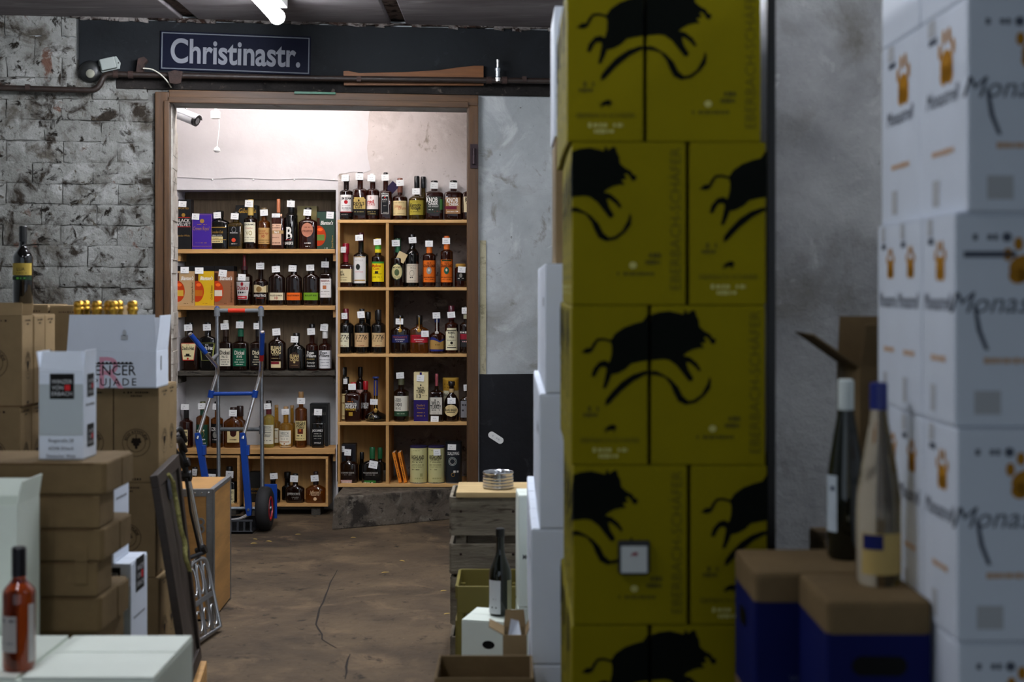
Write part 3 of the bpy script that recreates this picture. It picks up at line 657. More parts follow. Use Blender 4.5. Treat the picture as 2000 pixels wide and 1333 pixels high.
def BOX(zv, sh, x0, x1, yt, col, labels, texts, tg, desc, dy=0, depth=None, name='whiskey_box', pic=None, cat='box', topband=None):
    s_ = S[sh]; Y = s_.y+dy-.02; zb = s_.z
    px = lambda x: X_(zv.x+x/zv.k, Y); pz = lambda y: Z_(zv.y+y/zv.k, Y)-zb; L = lambda n: n/zv.k/F*Y
    cx = px((x0+x1)/2); W = L(x1-x0)-.001; H = pz(yt); D = depth or W*.95
    t = thing(name, desc, cat, (cx, Y+D/2-.03, zb), 0, s_.where)
    Acc().box((-W/2, -D/2, 0), (W/2, D/2, H)).obj('carton', col if not isinstance(col, str) else pm('boxcard_'+col, col, .4), t, bevel=.001)
    for sx_ in (-1, 1): pass
    f0 = lambda e: (lambda x, z: (x, -D/2-e, z))
    if topband: a = Acc().box((-W/2-.0006, -D/2-.0006, pz(topband[0])), (W/2+.0006, D/2+.0006, H+.0005)); a.obj('top_band', ink(topband[1]), t)
    for i, (a0, a1, y0, y1, c, shp) in enumerate(labels):
        a = Acc(); fn = f0(.0006+.0003*i)
        xa, xb = max(px(a0)-cx, -W/2), min(px(a1)-cx, W/2)
        if shp == 'line': frame_lines(a, fn, xa, pz(y1), xb, pz(y0), .0016)
        elif shp == 'oval': disc(a, fn, (xa+xb)/2, (pz(y0)+pz(y1))/2, (xb-xa)/2, (pz(y0)-pz(y1))/2, 22)
        else: rect(a, fn, xa, pz(y1), xb, pz(y0))
        a.obj('print', ink(c) if c != 'gold' else GOLD, t)
    if pic:      # printed round bottle at the left edge: (cx, cy, rx, ry, colour of its label)
        bx, byy, rx, ry, lc = pic; fn = f0(.0012); a = Acc(); X0 = px(bx)-cx; zc_ = pz(byy)
        P = [(max(-W/2+.0003, X0+L(rx)*math.cos(k*math.pi/14)), zc_+L(ry)*math.sin(k*math.pi/14)) for k in range(28)]
        a.poly(P, fn); a.obj('bottle_print', ink('b4380c'), t)
        a = Acc(); rect(a, f0(.0011), max(-W/2+.0003, X0-L(16)), zc_+L(ry)*.9, X0+L(14), zc_+L(ry)*1.75); a.obj('bottle_print', ink('3a1a08'), t)
        a = Acc(); rect(a, f0(.0015), -W/2+.0004, zc_-L(ry)*.45, X0+L(rx)*.82, zc_+L(ry)*.12); a.obj('print', ink(lc), t)
        a = Acc(); disc(a, f0(.0016), X0+L(rx)*.25, zc_+L(ry)*.62, L(rx)*.35, L(ry)*.16, 12); a.obj('print', ink('e8631e'), t)
    by = {}
    for tx in texts:
        s, x, y, h, c = tx[:5]; by.setdefault(c, []).append((s, x, y, h, tx[5] if len(tx) > 5 else '', tx[6] if len(tx) > 6 else None))
    for c, rows in by.items():
        a = Acc(); fn = f0(.002)
        for s, x, y, h, style, mw in rows:
            xx = px(x)-cx if x is not None else 0; wm = L(mw) if mw else W*.9
            if s == '~': marks(a, fn, xx-wm/2, xx+wm/2, pz(y), L(h), _r)
            elif s == 'o': disc(a, fn, xx, pz(y), L(h))
            elif 'v' in style: put(a, fn, s, xx, pz(y), L(h), wm, style.replace('v', ''), math.pi/2)
            else: put(a, fn, s, xx, pz(y), L(h), wm, style)
        a.obj('lettering', ink(c) if c != 'gold' else GOLD, t)
    if tg: price_tag(t, px((tg[0]+tg[2])/2)-cx, -D/2-.004, pz((tg[1]+tg[3])/2), L(tg[2]-tg[0]), L(tg[3]-tg[1]), tg[4] if len(tg) > 4 else _r.uniform(-.06, .06))
    return t
def TUBE(zv, sh, x0, x1, yt, col, lid, bands, texts, tg, desc, dy=0, name='gift_tube'):
    s_ = S[sh]; zb = s_.z; Y = s_.y+dy
    px = lambda x: X_(zv.x+x/zv.k, Y); pz = lambda y: Z_(zv.y+y/zv.k, Y)-zb; L = lambda n: n/zv.k/F*Y
    cx = px((x0+x1)/2); r = L(x1-x0)/2; H = pz(yt)
    t = thing(name, desc, 'tube', (cx, Y, zb), 0, s_.where)
    Acc().lathe([(r*.98, 0), (r, .003), (r, H-.012)], 32).obj('tube_body', ink(col, .4), t, smooth=40)
    Acc().lathe([(r*1.015, H-.012), (r*1.015, H-.002), (r*.95, H)], 32).obj('lid', ink(lid, .35), t, smooth=40)
    Acc().lathe([(r*1.01, 0), (r*1.01, .006)], 32).obj('base_rim', ALUD, t, smooth=40)
    sf = lambda e: (lambda u, v: (math.sin(u/r)*(r+e), -math.cos(u/r)*(r+e), v))
    for y0, y1, c in bands:
        Acc().lathe([(r+.0004, pz(y1)), (r+.0004, pz(y0))], 32, close=False).obj('band', ink(c), t, smooth=40)
    by = {}
    for tx in texts: by.setdefault(tx[4], []).append(tx)
    for c, rows in by.items():
        a = Acc()
        for tx in rows:
            s, x, y, h = tx[:4]; fn = sf(.0012); mw = L(tx[6]) if len(tx) > 6 else r*1.75
            xx = (px(x)-cx) if x is not None else 0
            if s == '~': marks(a, fn, xx-mw/2, xx+mw/2, pz(y), L(h), _r)
            elif s == '0': disc(a, fn, xx, pz(y), L(h)*.75, L(h))
            elif s == '()': ring(a, fn, xx, pz(y), L(h)*.85, L(h))
            else: put(a, fn, s, xx, pz(y), L(h), mw, tx[5] if len(tx) > 5 else '')
        a.obj('lettering', ink(c) if c != 'gold' else GOLD, t)
    if tg: price_tag(t, px((tg[0]+tg[2])/2)-cx, -r-.005, pz((tg[1]+tg[3])/2), L(tg[2]-tg[0]), L(tg[3]-tg[1]), _r.uniform(-.06, .06))
    return t
Z1, Z2, Z3, Z4, Z5, Z6 = Z(340, 330, 4.76), Z(340, 590, 4.444), Z(340, 750, 4.3), Z(640, 320, 5.128), Z(640, 560, 4.762), Z(640, 690, 3.807)
W_, K_, CR = 'ece9e2', '151412', 'e2d3a8'
# ---- niche, top shelf
BOX(Z1, 'A', 28, 165, 288, '0d0d0f', [(30, 163, 452, 458, 'a32a20', 'r'), (30, 163, 538, 544, 'a32a20', 'r')], [('IMPORTED', 92, 370, 17, 'gold'), ('BLACK', 95, 482, 32, W_), ('VELVET', 100, 518, 32, W_), ('o', 97, 432, 17, 'gold'), ('Canadian Whisky', 97, 622, 18, 'gold', 'i')], (52, 303, 125, 357), 'tall black whiskey box with white lettering at the left end of the top niche shelf')
BOX(Z1, 'A', 175, 362, 420, '3c1c8c', [(180, 357, 428, 722, 'gold', 'line')], [('Crown Royal', 262, 555, 36, 'gold', 'i', 150), ('o', 270, 488, 20, 'gold'), ('~', 270, 520, 8, 'gold', '', 90), ('~', 262, 690, 8, 'gold', '', 100)], (176, 418, 245, 475), 'purple whiskey box with gold crown and gold script', dy=.02)
B(Z1, 'A', 332, 515, 390, 488, 72, 445, 'flat', 'bk', K_, [(334, 498, 543, 663, '141312', 'rect'), (358, 462, 632, 690, 'd5c48c', 'rect')], [('[]', 415, 546, 5, 'gold', '', 160), ('[]', 415, 661, 5, 'gold', '', 160), ('Canadian Club', 410, 588, 24, 'gold', 'i', 110), ('SMALL BATCH', 410, 620, 11, W_, '', 90), ('CLASSIC 12', 410, 648, 15, K_, '', 80), ('~', 410, 676, 9, K_, '', 90)], (375, 405, 445, 462), 'broad black bottle with gold-lined black label and cream strip, beside the purple box', capw=76)
B(Z1, 'A', 507, 645, 400, 508, 58, 448, 'square', 'ol', K_, [(518, 622, 538, 722, '131211', 'rect')], [('()', 568, 568, 26, GREYINK.name[4:]), ('PENDLETON', 568, 598, 10, W_, '', 70), ('o', 566, 665, 19, 'd0472c'), ('~', 568, 700, 7, W_, '', 60)], (535, 415, 607, 472), 'golden olive bottle with black label bearing an orange-red emblem')
BOX(Z1, 'A', 580, 780, 340, '14110f', [(600, 770, 400, 408, 'gold', 'r')], [('Gibson\'s', 690, 390, 46, 'gold', 'i', 160)], None, 'black whiskey box with gold script behind the cream-label bottle', dy=.12, depth=.09)
B(Z1, 'A', 650, 775, 285, 462, 52, 430, 'round', 'dk', 'c0a255', [(650, 762, 500, 690, 'e7e3c8', 'rect')], [('SEAGRAM\'S', None, 520, 16, K_, 'b'), ('Canadian', None, 552, 18, 'b0443a', 'i', 70), ('VO', None, 598, 42, '8d7a2c', '', 60), ('~', None, 640, 8, '88806a'), ('~', None, 662, 8, '88806a'), ('[]', None, 690, 14, K_, '', 95)], (665, 293, 742, 357, .06), 'dark bottle with gold neck foil and cream label with large gold letters', collar=[(345, 432, 'c9ad62')], capw=56)
B(Z1, 'A', 780, 895, 362, 492, 48, 432, 'round', 'am', '6b5a3a', [(780, 893, 550, 700, 'b9935a', 'rect')], [('Ancient', 825, 578, 26, '8c1f18', 'i', 70), ('Ancient Age', None, 600, 22, '8c1f18', 'i', 92), ('10', None, 628, 24, '8c1f18', 'b'), ('~', None, 665, 8, '4d3720'), ('~', None, 685, 8, '4d3720')], (805, 380, 877, 438), 'small amber bottle with tan label and dark red script')
B(Z1, 'A', 912, 1030, 280, 450, 38, 408, 'square', 'rd', 'c77a52', [(912, 1005, 420, 710, 'cfa78c', 'rect'), (908, 1028, 575, 605, 'a98a5c', 'rect')], [('BASIL', 958, 478, 17, '4b2a20', 'b', 80), ('HAYDEN\'S', 958, 498, 17, '4b2a20', 'b', 80), ('~', 958, 530, 8, '6a4636', '', 70), ('~', 958, 550, 8, '6a4636', '', 70), ('No 8', 962, 590, 20, W_, 'b', 40), ('~', 958, 640, 8, '6a4636', '', 70), ('~', 958, 690, 12, '6a4636', '', 70)], (918, 418, 995, 455, 0), 'tall bottle dressed in a pinkish paper bib with a narrow belt', capw=34)
B(Z1, 'A', 1030, 1150, 285, 412, 56, 405, 'wine', 'bk', '101010', [], [('B', 1078, 598, 118, W_, 'b', 56), ('BAKER\'S', 1075, 692, 26, W_, 'b', 80), ('~', 1072, 662, 9, 'b3262c', '', 60)], (1055, 298, 1127, 357), 'slender black wine-shaped bottle with one huge white capital letter', capw=60)
BOX(Z1, 'A', 1150, 1333, 348, '7c7040', [], [], None, 'plain olive gold box behind the bottle with copper oval label', dy=.13, depth=.09)
B(Z1, 'A', 1160, 1332, 362, 485, 56, 430, 'flat', 'rd', K_, [(1190, 1297, 503, 636, 'b87a62', 'oval')], [('reserve', 1245, 575, 30, '4a2418', 'i', 92), ('~', 1245, 545, 9, '7a4a38', '', 60), ('~', 1248, 692, 12, W_, '', 60), ('~', 1248, 722, 6, W_, '', 40)], (1208, 380, 1280, 438), 'flat flask with round shoulders and copper oval label')
BOX(Z1, 'A', 1334, 1500, 395, '1c3a28', [], [('Blanton\'s', 1425, 503, 36, W_, 'bi', 115), ('Special Reserve', 1475, 680, 16, 'gold', 'vi', 120), ('~', 1420, 738, 7, W_, '', 30)], (1422, 402, 1490, 465), 'dark green whiskey box printed with a round red bottle', pic=(1345, 625, 72, 95, '5f7a34'), topband=(402, '10100f'))
# ---- niche, second shelf
for x0, x1, c, lc, tg, nm, sc in ((25, 201, 'b8986c', 'c8a13a', (72, 913, 147, 972), 'tan', 'Original Single Barrel'), (203, 381, 'd2a914', 'b9640e', (205, 918, 282, 977), 'yellow', 'Gold Edition'), (383, 563, '8c5a3a', 'd9cdb8', (425, 940, 500, 1003, .12), 'brown', 'Straight from the Barrel')):
    BOX(Z1, 'B', x0, x1, 905, c, [], [('Blanton\'s', x0+108, 1017, 36, W_, 'bi', 118), (sc, x1-24, 1150, 19, '4a2e18', 'vi', 190), ('~', x0+95, 1252, 7, '5a3a20', '', 40)], tg, nm+' whiskey box with black top and a printed round red bottle', pic=(x0+18, 1140, 66, 98, lc), topband=(952, '121011'))
B(Z1, 'B', 578, 730, 800, 990, 60, 905, 'round', 'dk', '7c2a30', [(585, 712, 1050, 1215, 'b9b6b2', 'trap'), (580, 708, 1005, 1042, '8d8880', 'rect')], [('Duke\'s', 648, 1105, 38, '8c1620', 'b', 100), ('0', 645, 1072, 18, '8c1620'), ('~', 640, 1150, 20, '2b2b30', '', 70), ('[]', 645, 1196, 28, 'a81c28', '', 88), ('~', 645, 1196, 9, W_, '', 70)], (610, 980, 680, 1040), 'dark bottle with slim red neck and grey and red scroll label', capw=30, collar=[(905, 940, '3a1418')])
B(Z1, 'B', 738, 875, 860, 1040, 48, 925, 'round', 'dk', '2a1a10', [(742, 874, 1078, 1150, 'cdbd92', 'hill')], [('BUFFALO TRACE', 805, 1178, 22, W_, 'b', 112), ('~', 805, 1202, 8, 'a03a28', '', 80), ('o', 800, 1120, 26, '8a6c40')], (768, 875, 843, 935), 'round bottle with torn cream paper label over white lettering', capw=50)
for x0, x1, c, tc, tg, nm, big in ((880, 1031, 'd9cfae', '3a3226', (915, 905, 990, 963, -.06), 'cream', '10'), (1041, 1188, 'e0641c', '3a1408', (1070, 897, 1143, 957, .05), 'orange', ''), (1199, 1354, '6f9c24', '20300c', (1235, 892, 1307, 948, -.04), 'bright green', '')):
    B(Z1, 'B', x0, x1, 888, 1000, 58, 935, 'oval', 'dk', K_, [(x0+2, x1-2, 1152, 1222, c, 'rect')], [('BULLEIT BOURBON' if nm != 'bright green' else 'BULLEIT RYE', None, 1178, 14, tc, 'b', 108)]+([('10', None, 1200, 24, 'a6241c', 'b')] if big else []), tg, 'flat oval bottle with a narrow %s label band near its foot' % nm, capw=62)
B(Z1, 'B', 1357, 1470, 825, 975, 42, 900, 'square', 'dk', '151010', [(1358, 1466, 1022, 1197, 'e4e0dc', 'rect')], [('RESERVA', None, 1042, 18, '7a2a24', 'b', 80), ('[]', 1405, 1102, 34, 'b06a42', '', 34), ('~', None, 1070, 7, '8a8580', '', 80), ('~', None, 1140, 7, '8a8580', '', 80), ('~', None, 1165, 7, '8a8580', '', 80)], (1372, 862, 1442, 918), 'squarish bottle with plain white label at the right end of the second niche shelf', capw=40)
# ---- niche, dark shelf
B(Z2, 'C', 60, 215, 178, 312, 54, 225, 'flat', 'dk', K_, [(62, 200, 355, 508, 'b02a20', 'trap'), (68, 194, 362, 500, 'e6d7a4', 'trap')], [('Dad\'s Hat', 130, 400, 30, K_, 'b', 105), ('RYE', 128, 372, 12, '8a2a20', '', 40), ('[]', 127, 468, 9, K_, '', 60), ('[]', 127, 457, 18, K_, '', 32), ('o', 128, 490, 9, 'c23020')], (95, 195, 165, 250), 'broad bottle with cream and red keystone label showing a hat', capw=58)
B(Z2, 'C', 222, 365, 178, 310, 54, 225, 'flat', 'bk', K_, [(224, 362, 355, 508, '8c9048', 'trap'), (235, 350, 358, 505, '121211', 'trap')], [('Dad\'s Hat', 292, 398, 30, W_, 'b', 100), ('RYE', 292, 372, 12, W_, '', 40), ('~', 290, 440, 8, W_, '', 70)], (257, 192, 327, 248), 'black bottle with yellow-green and black keystone label, half behind the hand truck', capw=58)
for x0, x1, c, tc, cp, tg, nm, yt, l2 in ((395, 503, 'ddd6c0', '1a1714', 'd8d4c8', (410, 185, 480, 240, -.07), 'cream', 158, 'No. 12'), (512, 645, '125a40', 'e9e4d4', '16543c', (543, 170, 608, 228), 'dark green', 160, 'RYE'), (668, 798, '1a1918', 'd8cfae', '1a1614', (695, 183, 760, 237), 'black square-cornered', 165, 'No. 8')):
    B(Z2, 'C', x0, x1, yt, 352, 50, 240, 'square', 'dk', cp, [(x0+3, x1-3, 402, 555, c, 'rect')], [('Dickel', None, 437, 36, tc, 'b', 84), (l2, None, 472, 20, tc, 'b', 50), ('~', None, 500, 9, tc, '', 70), ('~', None, 520, 8, tc, '', 84), ('~', None, 540, 7, tc, '', 60)], tg, 'square-shouldered whiskey bottle with %s label on the dark shelf' % nm, collar=[(242, 300, cp if nm != 'cream' else '2a1a10')], capw=46)
B(Z2, 'C', 820, 970, 228, 345, 52, 285, 'oval', 'dk', K_, [(848, 932, 515, 570, 'd9c79a', 'rect'), (848, 918, 517, 540, '7a1f2a', 'rect')], [('ELIJAH', 890, 397, 34, 'd8c592', 'b', 86), ('CRAIG', 890, 432, 34, 'd8c592', 'b', 84), ('Small Batch', 888, 456, 14, 'd8c592', 'i', 60), ('~', 890, 488, 6, 'b9a878', '', 76)], (858, 230, 927, 290), 'round-shouldered dark bottle with cream lettering and small maroon and cream label', capw=54)
B(Z2, 'C', 985, 1140, 270, 392, 54, 330, 'oval', 'bk', K_, [(1005, 1096, 435, 572, '33221a', 'arch')], [('ELIJAH', 1050, 468, 28, 'd0b880', 'b', 78), ('CRAIG', 1050, 498, 28, 'd0b880', 'b', 74), ('o', 1050, 522, 9, 'd0b880'), ('~', 1050, 548, 7, '8a7048', '', 60)], (1017, 297, 1083, 352), 'short dark bulging bottle with arched brown label', capw=58)
B(Z2, 'C', 1145, 1250, 192, 370, 44, 285, 'round', 'rd', '141212', [(1146, 1249, 420, 580, '121110', 'rect')], [('Evan', 1190, 438, 26, W_, 'b', 60), ('Williams', 1193, 465, 26, W_, 'b', 92), ('~', 1195, 495, 8, 'b09a5c', '', 80), ('Kentucky', 1193, 525, 18, W_, 'i', 70), ('Bourbon', 1193, 552, 18, W_, 'i', 70)], (1160, 228, 1227, 285, -.06), 'slim bottle with black label and white lettering near the right end of the dark shelf')
B(Z2, 'C', 1256, 1366, 190, 370, 44, 312, 'round', 'rd', 'e6e4e0', [(1257, 1365, 420, 575, 'e6e5e6', 'rect')], [('Evan', 1305, 438, 26, K_, 'b', 60), ('Williams', 1306, 463, 26, K_, 'b', 92), ('~', None, 500, 8, '555560', '', 90), ('~', None, 525, 6, '777780', '', 80), ('~', None, 548, 6, '777780', '', 70)], (1273, 195, 1340, 252), 'slim bottle with white label and white cap at the right end of the dark shelf', collar=[(268, 312, 'e2e0dc')])
# ---- niche, lowest shelf
B(Z2, 'D', 48, 165, 885, 1035, 54, 1010, 'round', 'rd', '141110', [(85, 130, 1105, 1240, 'd8c592', 'rect')], [('~', 108, 1125, 12, K_, '', 36), ('~', 108, 1165, 16, K_, '', 40), ('~', 108, 1215, 8, K_, '', 30)], (67, 885, 135, 935), 'reddish bottle with black waxed neck at the left end of the lowest niche shelf', capw=46)
B(Z2, 'D', 192, 306, 865, 995, 44, 935, 'round', 'am', '4a4a20', [(193, 305, 1062, 1250, '1d4434', 'rect')], [('~', 250, 1112, 16, 'd8d2b8', '', 86), ('()', 250, 1145, 30, 'gold'), ('~', 250, 1190, 14, W_, '', 60), ('~', 250, 1222, 9, W_, '', 70)], (214, 877, 280, 930), 'amber bottle with dark green label and green neck behind the hand truck', collar=[(930, 990, '1d4434')])
B(Z2, 'D', 320, 425, 865, 1010, 40, 930, 'round', 'am', K_, [(321, 424, 1055, 1222, '131312', 'rect')], [('EZRA B', 370, 1100, 32, W_, 'b', 84), ('0', 365, 1150, 28, '888880'), ('~', 370, 1192, 8, W_, '', 70)], (340, 882, 405, 935), 'amber bottle with black label and pale lettering behind the hand truck post')
for x0, x1, yt, dy, tg, nm in ((520, 626, 903, .10, None, 'fat round amber bottle tucked behind its twin'), (430, 600, 915, 0, (483, 935, 552, 992), 'fat round amber bottle with cream label bearing a dark rose')):
    B(Z2, 'D', x0, x1, yt, 1030, 56, 990, 'oval', 'am', '2a1610', [(470, 572, 1110, 1217, 'd9c691', 'rect')] if not dy else [], [('o', 522, 1140, 27, '3a1612'), ('o', 505, 1122, 12, '3a1612'), ('o', 540, 1122, 12, '3a1612'), ('~', 522, 1192, 9, '3a1612', '', 60)] if not dy else [], tg, nm, dy=dy, capw=60)
B(Z2, 'D', 852, 925, 895, 1040, 34, 915, 'round', 'ho', 'b08a5c', [(872, 910, 1095, 1220, 'e4dfc4', 'rect')], [('~', 890, 1115, 10, K_, '', 26), ('~', 890, 1180, 8, 'b0702c', '', 26)], None, 'small honey-yellow corked bottle behind the straw-yellow one', dy=.11, capw=34)
B(Z2, 'D', 995, 1052, 898, 1050, 30, 918, 'round', 'ho', 'b08a5c', [], [], None, 'small honey-yellow corked bottle beside the tall amber one', dy=.11, capw=34)
B(Z2, 'D', 772, 872, 858, 995, 46, 905, 'round', 'st', '17120f', [(774, 866, 1065, 1230, 'dcdac6', 'rect')], [('HIRSCH', 815, 1085, 22, K_, '', 60), ('SELECTION', 815, 1108, 11, K_, '', 70), ('~', 815, 1130, 8, K_, '', 70), ('AMERICAN', 815, 1152, 9, K_, 'b', 66), ('WHISKEY', 815, 1164, 9, K_, 'b', 60), ('~', 815, 1200, 9, '55524a', '', 70)], (782, 880, 845, 930), 'straw-yellow bottle with dark red neck label and cream label', collar=[(930, 975, '5a1e20')])
B(Z2, 'D', 910, 1032, 908, 1062, 46, 930, 'round', 'ho', 'b08a5c', [(916, 1020, 1112, 1256, 'e8e4d2', 'rect')], [('HIRSCH', 966, 1135, 28, K_, '', 66), ('SELECTION', 966, 1160, 11, K_, '', 80), ('~', 966, 1185, 8, '6a665c', '', 60), ('~', 966, 1210, 10, 'b0702c', '', 86), ('o', 966, 1226, 6, 'b0702c'), ('~', 966, 1240, 5, '6a665c', '', 60)], (938, 928, 1005, 978, -.05), 'squat honey-yellow corked bottle with white label at the front of the shelf', capw=42)
B(Z2, 'D', 1050, 1154, 780, 925, 40, 832, 'round', 'am', 'a07a4e', [(1055, 1148, 1030, 1200, 'd9c78a', 'rect')], [('HIGH', 1102, 1048, 26, K_, 'b', 78), ('WEST', 1102, 1074, 26, K_, 'b', 78), ('~', 1102, 1092, 8, K_, '', 70), ('[]', 1102, 1120, 44, '5c2614', '', 48), ('[]', 1102, 1112, 20, 'c0611e', '', 18), ('~', 1102, 1158, 10, K_, '', 60), ('~', 1102, 1182, 7, K_, '', 70)], (1072, 832, 1140, 885), 'tall amber bottle with bulbous stopper and cream label, tallest on its shelf', capw=46)
BOX(Z2, 'D', 1183, 1340, 882, '121213', [(1192, 1330, 900, 1240, '55524a', 'line')], [('JACK DANIEL\'S', 1262, 968, 22, '77746a', '', 120)], None, 'black gift box standing behind the small square black bottle', dy=.10, depth=.10)
B(Z2, 'D', 1197, 1312, 985, 1048, 50, 1002, 'square', 'bk', K_, [(1205, 1302, 1085, 1236, '121212', 'shield')], [('JACK DANIEL\'S', 1252, 1112, 19, W_, 'b', 90), ('~', 1252, 1140, 7, 'b9b6a8', '', 60), ('~', 1252, 1160, 9, 'b9b6a8', '', 70), ('~', 1252, 1182, 6, 'b9b6a8', '', 60), ('SINGLE', 1252, 1218, 13, W_, '', 60)], (1220, 928, 1288, 982, .04), 'small square black bottle with black label in front of its gift box')
# ---- crates at the bottom of the niche
B(Z3, 'E', 140, 210, 700, 850, 40, 760, 'round', 'bk', K_, [], [], (157, 713, 198, 768), 'dark bottle at the left of the pine crate behind the hand truck')
BOX(Z3, 'E', 262, 362, 722, '161516', [], [], (290, 752, 358, 805, .05), 'black box in the pine crate just above the plywood case')
B(Z3, 'E', 410, 522, 695, 820, 48, 760, 'square', 'bk', K_, [(420, 515, 880, 1026, 'd9cfa0', 'rect')], [('JACK DANIEL\'S', None, 905, 18, K_, 'b', 80), ('Honey', None, 940, 22, K_, 'i', 60), ('~', None, 962, 12, K_, '', 76), ('~', None, 990, 8, '55503a', '', 70), ('~', None, 1010, 8, '55503a', '', 60)], (440, 730, 505, 785), 'square black bottle with cream label in the left pine crate', collar=[(785, 800, 'c9c3ae')])
BOX(Z3, 'F', 640, 745, 738, '161716', [], [('JACK DANIEL\'S', 688, 880, 20, 'gold', '', 80), ('~', 688, 912, 8, 'gold', '', 60)], None, 'tall black box with gold print at the left of the wide pine crate', dy=.06)
B(Z3, 'F', 772, 892, 748, 890, 46, 810, 'oval', 'bk', K_, [], [], (810, 748, 875, 797), 'nearly black plain bottle behind the hand truck wheel')
B(Z3, 'F', 905, 1000, 740, 862, 50, 790, 'oval', 'bk', K_, [], [], None, 'dark bottle half hidden behind its neighbour in the wide crate', dy=.11)
B(Z3, 'F', 940, 1096, 755, 868, 48, 820, 'flat', 'dk', K_, [], [('JEFFERSON\'S', 1008, 920, 22, 'b9b6b0', '', 108), ('~', 1024, 948, 6, '8a8780', '', 60), ('~', 1024, 962, 6, '8a8780', '', 50), ('~', 1024, 1016, 6, '8a8780', '', 50)], (980, 767, 1045, 822, .05), 'dark flat bottle with thin white lettering in the wide pine crate', capw=50)
B(Z3, 'F', 1105, 1276, 738, 868, 44, 815, 'flat', 'am', '2a1812', [], [('Jefferson\'s', 1190, 905, 30, 'd8b890', 'i', 92), ('Reserve', 1190, 926, 18, 'd8b890', 'i', 70), ('o', 1190, 962, 14, 'd8b890'), ('~', 1190, 1000, 6, 'd8b890', '', 70), ('o', 1220, 1016, 10, W_)], (1152, 765, 1217, 817), 'amber flat bottle with pale script in the wide pine crate', collar=[(815, 845, '1c100c')], capw=40)
# ---- on top of the birch unit
B(Z4, 'G', 121, 251, 115, 272, 56, 178, 'round', 'dk', '1a1414', [(123, 249, 315, 482, 'ece8e4', 'rect'), (123, 249, 483, 532, '151313', 'rect')], [('JIM BEAM', 190, 350, 26, K_, 'b', 96), ('o', 190, 387, 19, 'a61a22'), ('~', 190, 422, 6, '77706a', '', 80), ('BOURBON', 192, 447, 22, K_, '', 84), ('~', 190, 468, 6, '77706a', '', 60), ('[]', 186, 487, 6, 'a61a22', '', 118), ('~', 186, 512, 10, '8a8580', '', 90)], (143, 113, 217, 177), 'dark bottle with white label and red seal, leftmost on the birch unit', capw=62)
B(Z4, 'G', 256, 396, 88, 256, 58, 165, 'square', 'rd', K_, [(258, 384, 340, 456, 'b59b58', 'shield'), (258, 384, 457, 520, '161412', 'rect')], [('0', 318, 372, 12, '3a2c14'), ('DEVIL\'S', 320, 402, 32, K_, 'b', 106), ('CUT', 318, 433, 34, K_, 'b', 74), ('~', 320, 485, 10, '9a8a58', '', 96)], (283, 98, 360, 165), 'dark bottle with ragged gold label and black foot band on the birch unit', capw=62)
B(Z4, 'G', 386, 516, 100, 262, 56, 182, 'round', 'rd', 'e6e3df', [(388, 508, 320, 458, 'e9dcd6', 'rect'), (388, 508, 459, 522, '141212', 'rect')], [('red', 436, 380, 36, 'b3201e', 'b', 74), ('STAG', 440, 410, 24, 'b3201e', '', 84), ('0', 436, 345, 12, 'd0a0a0'), ('~', 448, 485, 8, 'b09a5c', '', 90), ('~', 448, 505, 8, 'b09a5c', '', 80)], (402, 115, 480, 178), 'bottle with pink-white label and red lettering on the birch unit', capw=60)
B(Z4, 'G', 516, 646, 88, 276, 52, 172, 'square', 'rd', K_, [(540, 616, 300, 506, 'b9b4ac', 'rect'), (544, 612, 304, 502, '151517', 'rect')], [('JIM BEAM', 578, 322, 20, W_, 'b', 60), ('o', 578, 342, 8, 'b3201e'), ('BLACK', 578, 362, 16, W_, '', 50), ('~', 578, 385, 6, 'a9a49c', '', 50), ('~', 578, 425, 6, 'a9a49c', '', 30), ('~', 578, 492, 8, 'a9a49c', '', 56)], (540, 110, 615, 172), 'red-brown bottle with narrow black label framed in white', capw=46)
t = B(Z4, 'G', 650, 800, 145, 328, 50, 225, 'round', 'rd', '7a4634', [(652, 799, 375, 522, 'd9c28e', 'rect')], [('Johnny', 708, 428, 30, 'a8281c', 'i', 80), ('Drum', 748, 448, 30, 'a8281c', 'i', 70), ('~', 722, 395, 6, '7a643a', '', 100), ('~', 722, 505, 6, '7a643a', '', 100)], (690, 165, 765, 225), 'bottle with copper neck, cream label with red script and a dark paper tag', collar=[(225, 290, '6a3c2c')])
Acc().box((-.028, -.001, -.042), (.028, .001, .042)).obj('hang_tag', ink('241a38'), t, loc=(-.055, -.01, .205), rot=(0, .75, 0))
B(Z4, 'G', 932, 982, 130, 345, 46, 240, 'round', 'ol', '101012', [], [], None, 'black-capped bottle behind the gold-label bottle on the birch unit', dy=.045)
B(Z4, 'G', 812, 975, 125, 338, 50, 240, 'round', 'ol', '0e0e10', [(814, 973, 370, 516, 'a99a3a', 'rect')], [('Kentucky', 884, 416, 34, K_, 'bi', 112), ('Vintage', 884, 446, 34, K_, 'bi', 100), ('~', 884, 388, 6, '4a4010', '', 60), ('~', 884, 485, 8, '4a4010', '', 100)], (848, 248, 925, 310), 'bottle with long black waxed cap and yellow-gold script label', capw=54)
B(Z4, 'G', 980, 1158, 170, 285, 66, 215, 'square', 'rd', K_, [(984, 1156, 335, 497, '2c332c', 'rect'), (1128, 1156, 360, 465, '3c6a34', 'rect')], [('KNOB', 1050, 365, 50, W_, 'b', 110), ('CREEK', 1062, 405, 24, W_, 'b', 112), ('RYE WHISKEY', 1066, 432, 16, W_, '', 100), ('~', 1035, 465, 10, W_, '', 60), ('~', 1100, 480, 8, 'a03428', '', 60)], (1030, 190, 1107, 253), 'broad square bottle with dark green label and bold white lettering', capw=70)
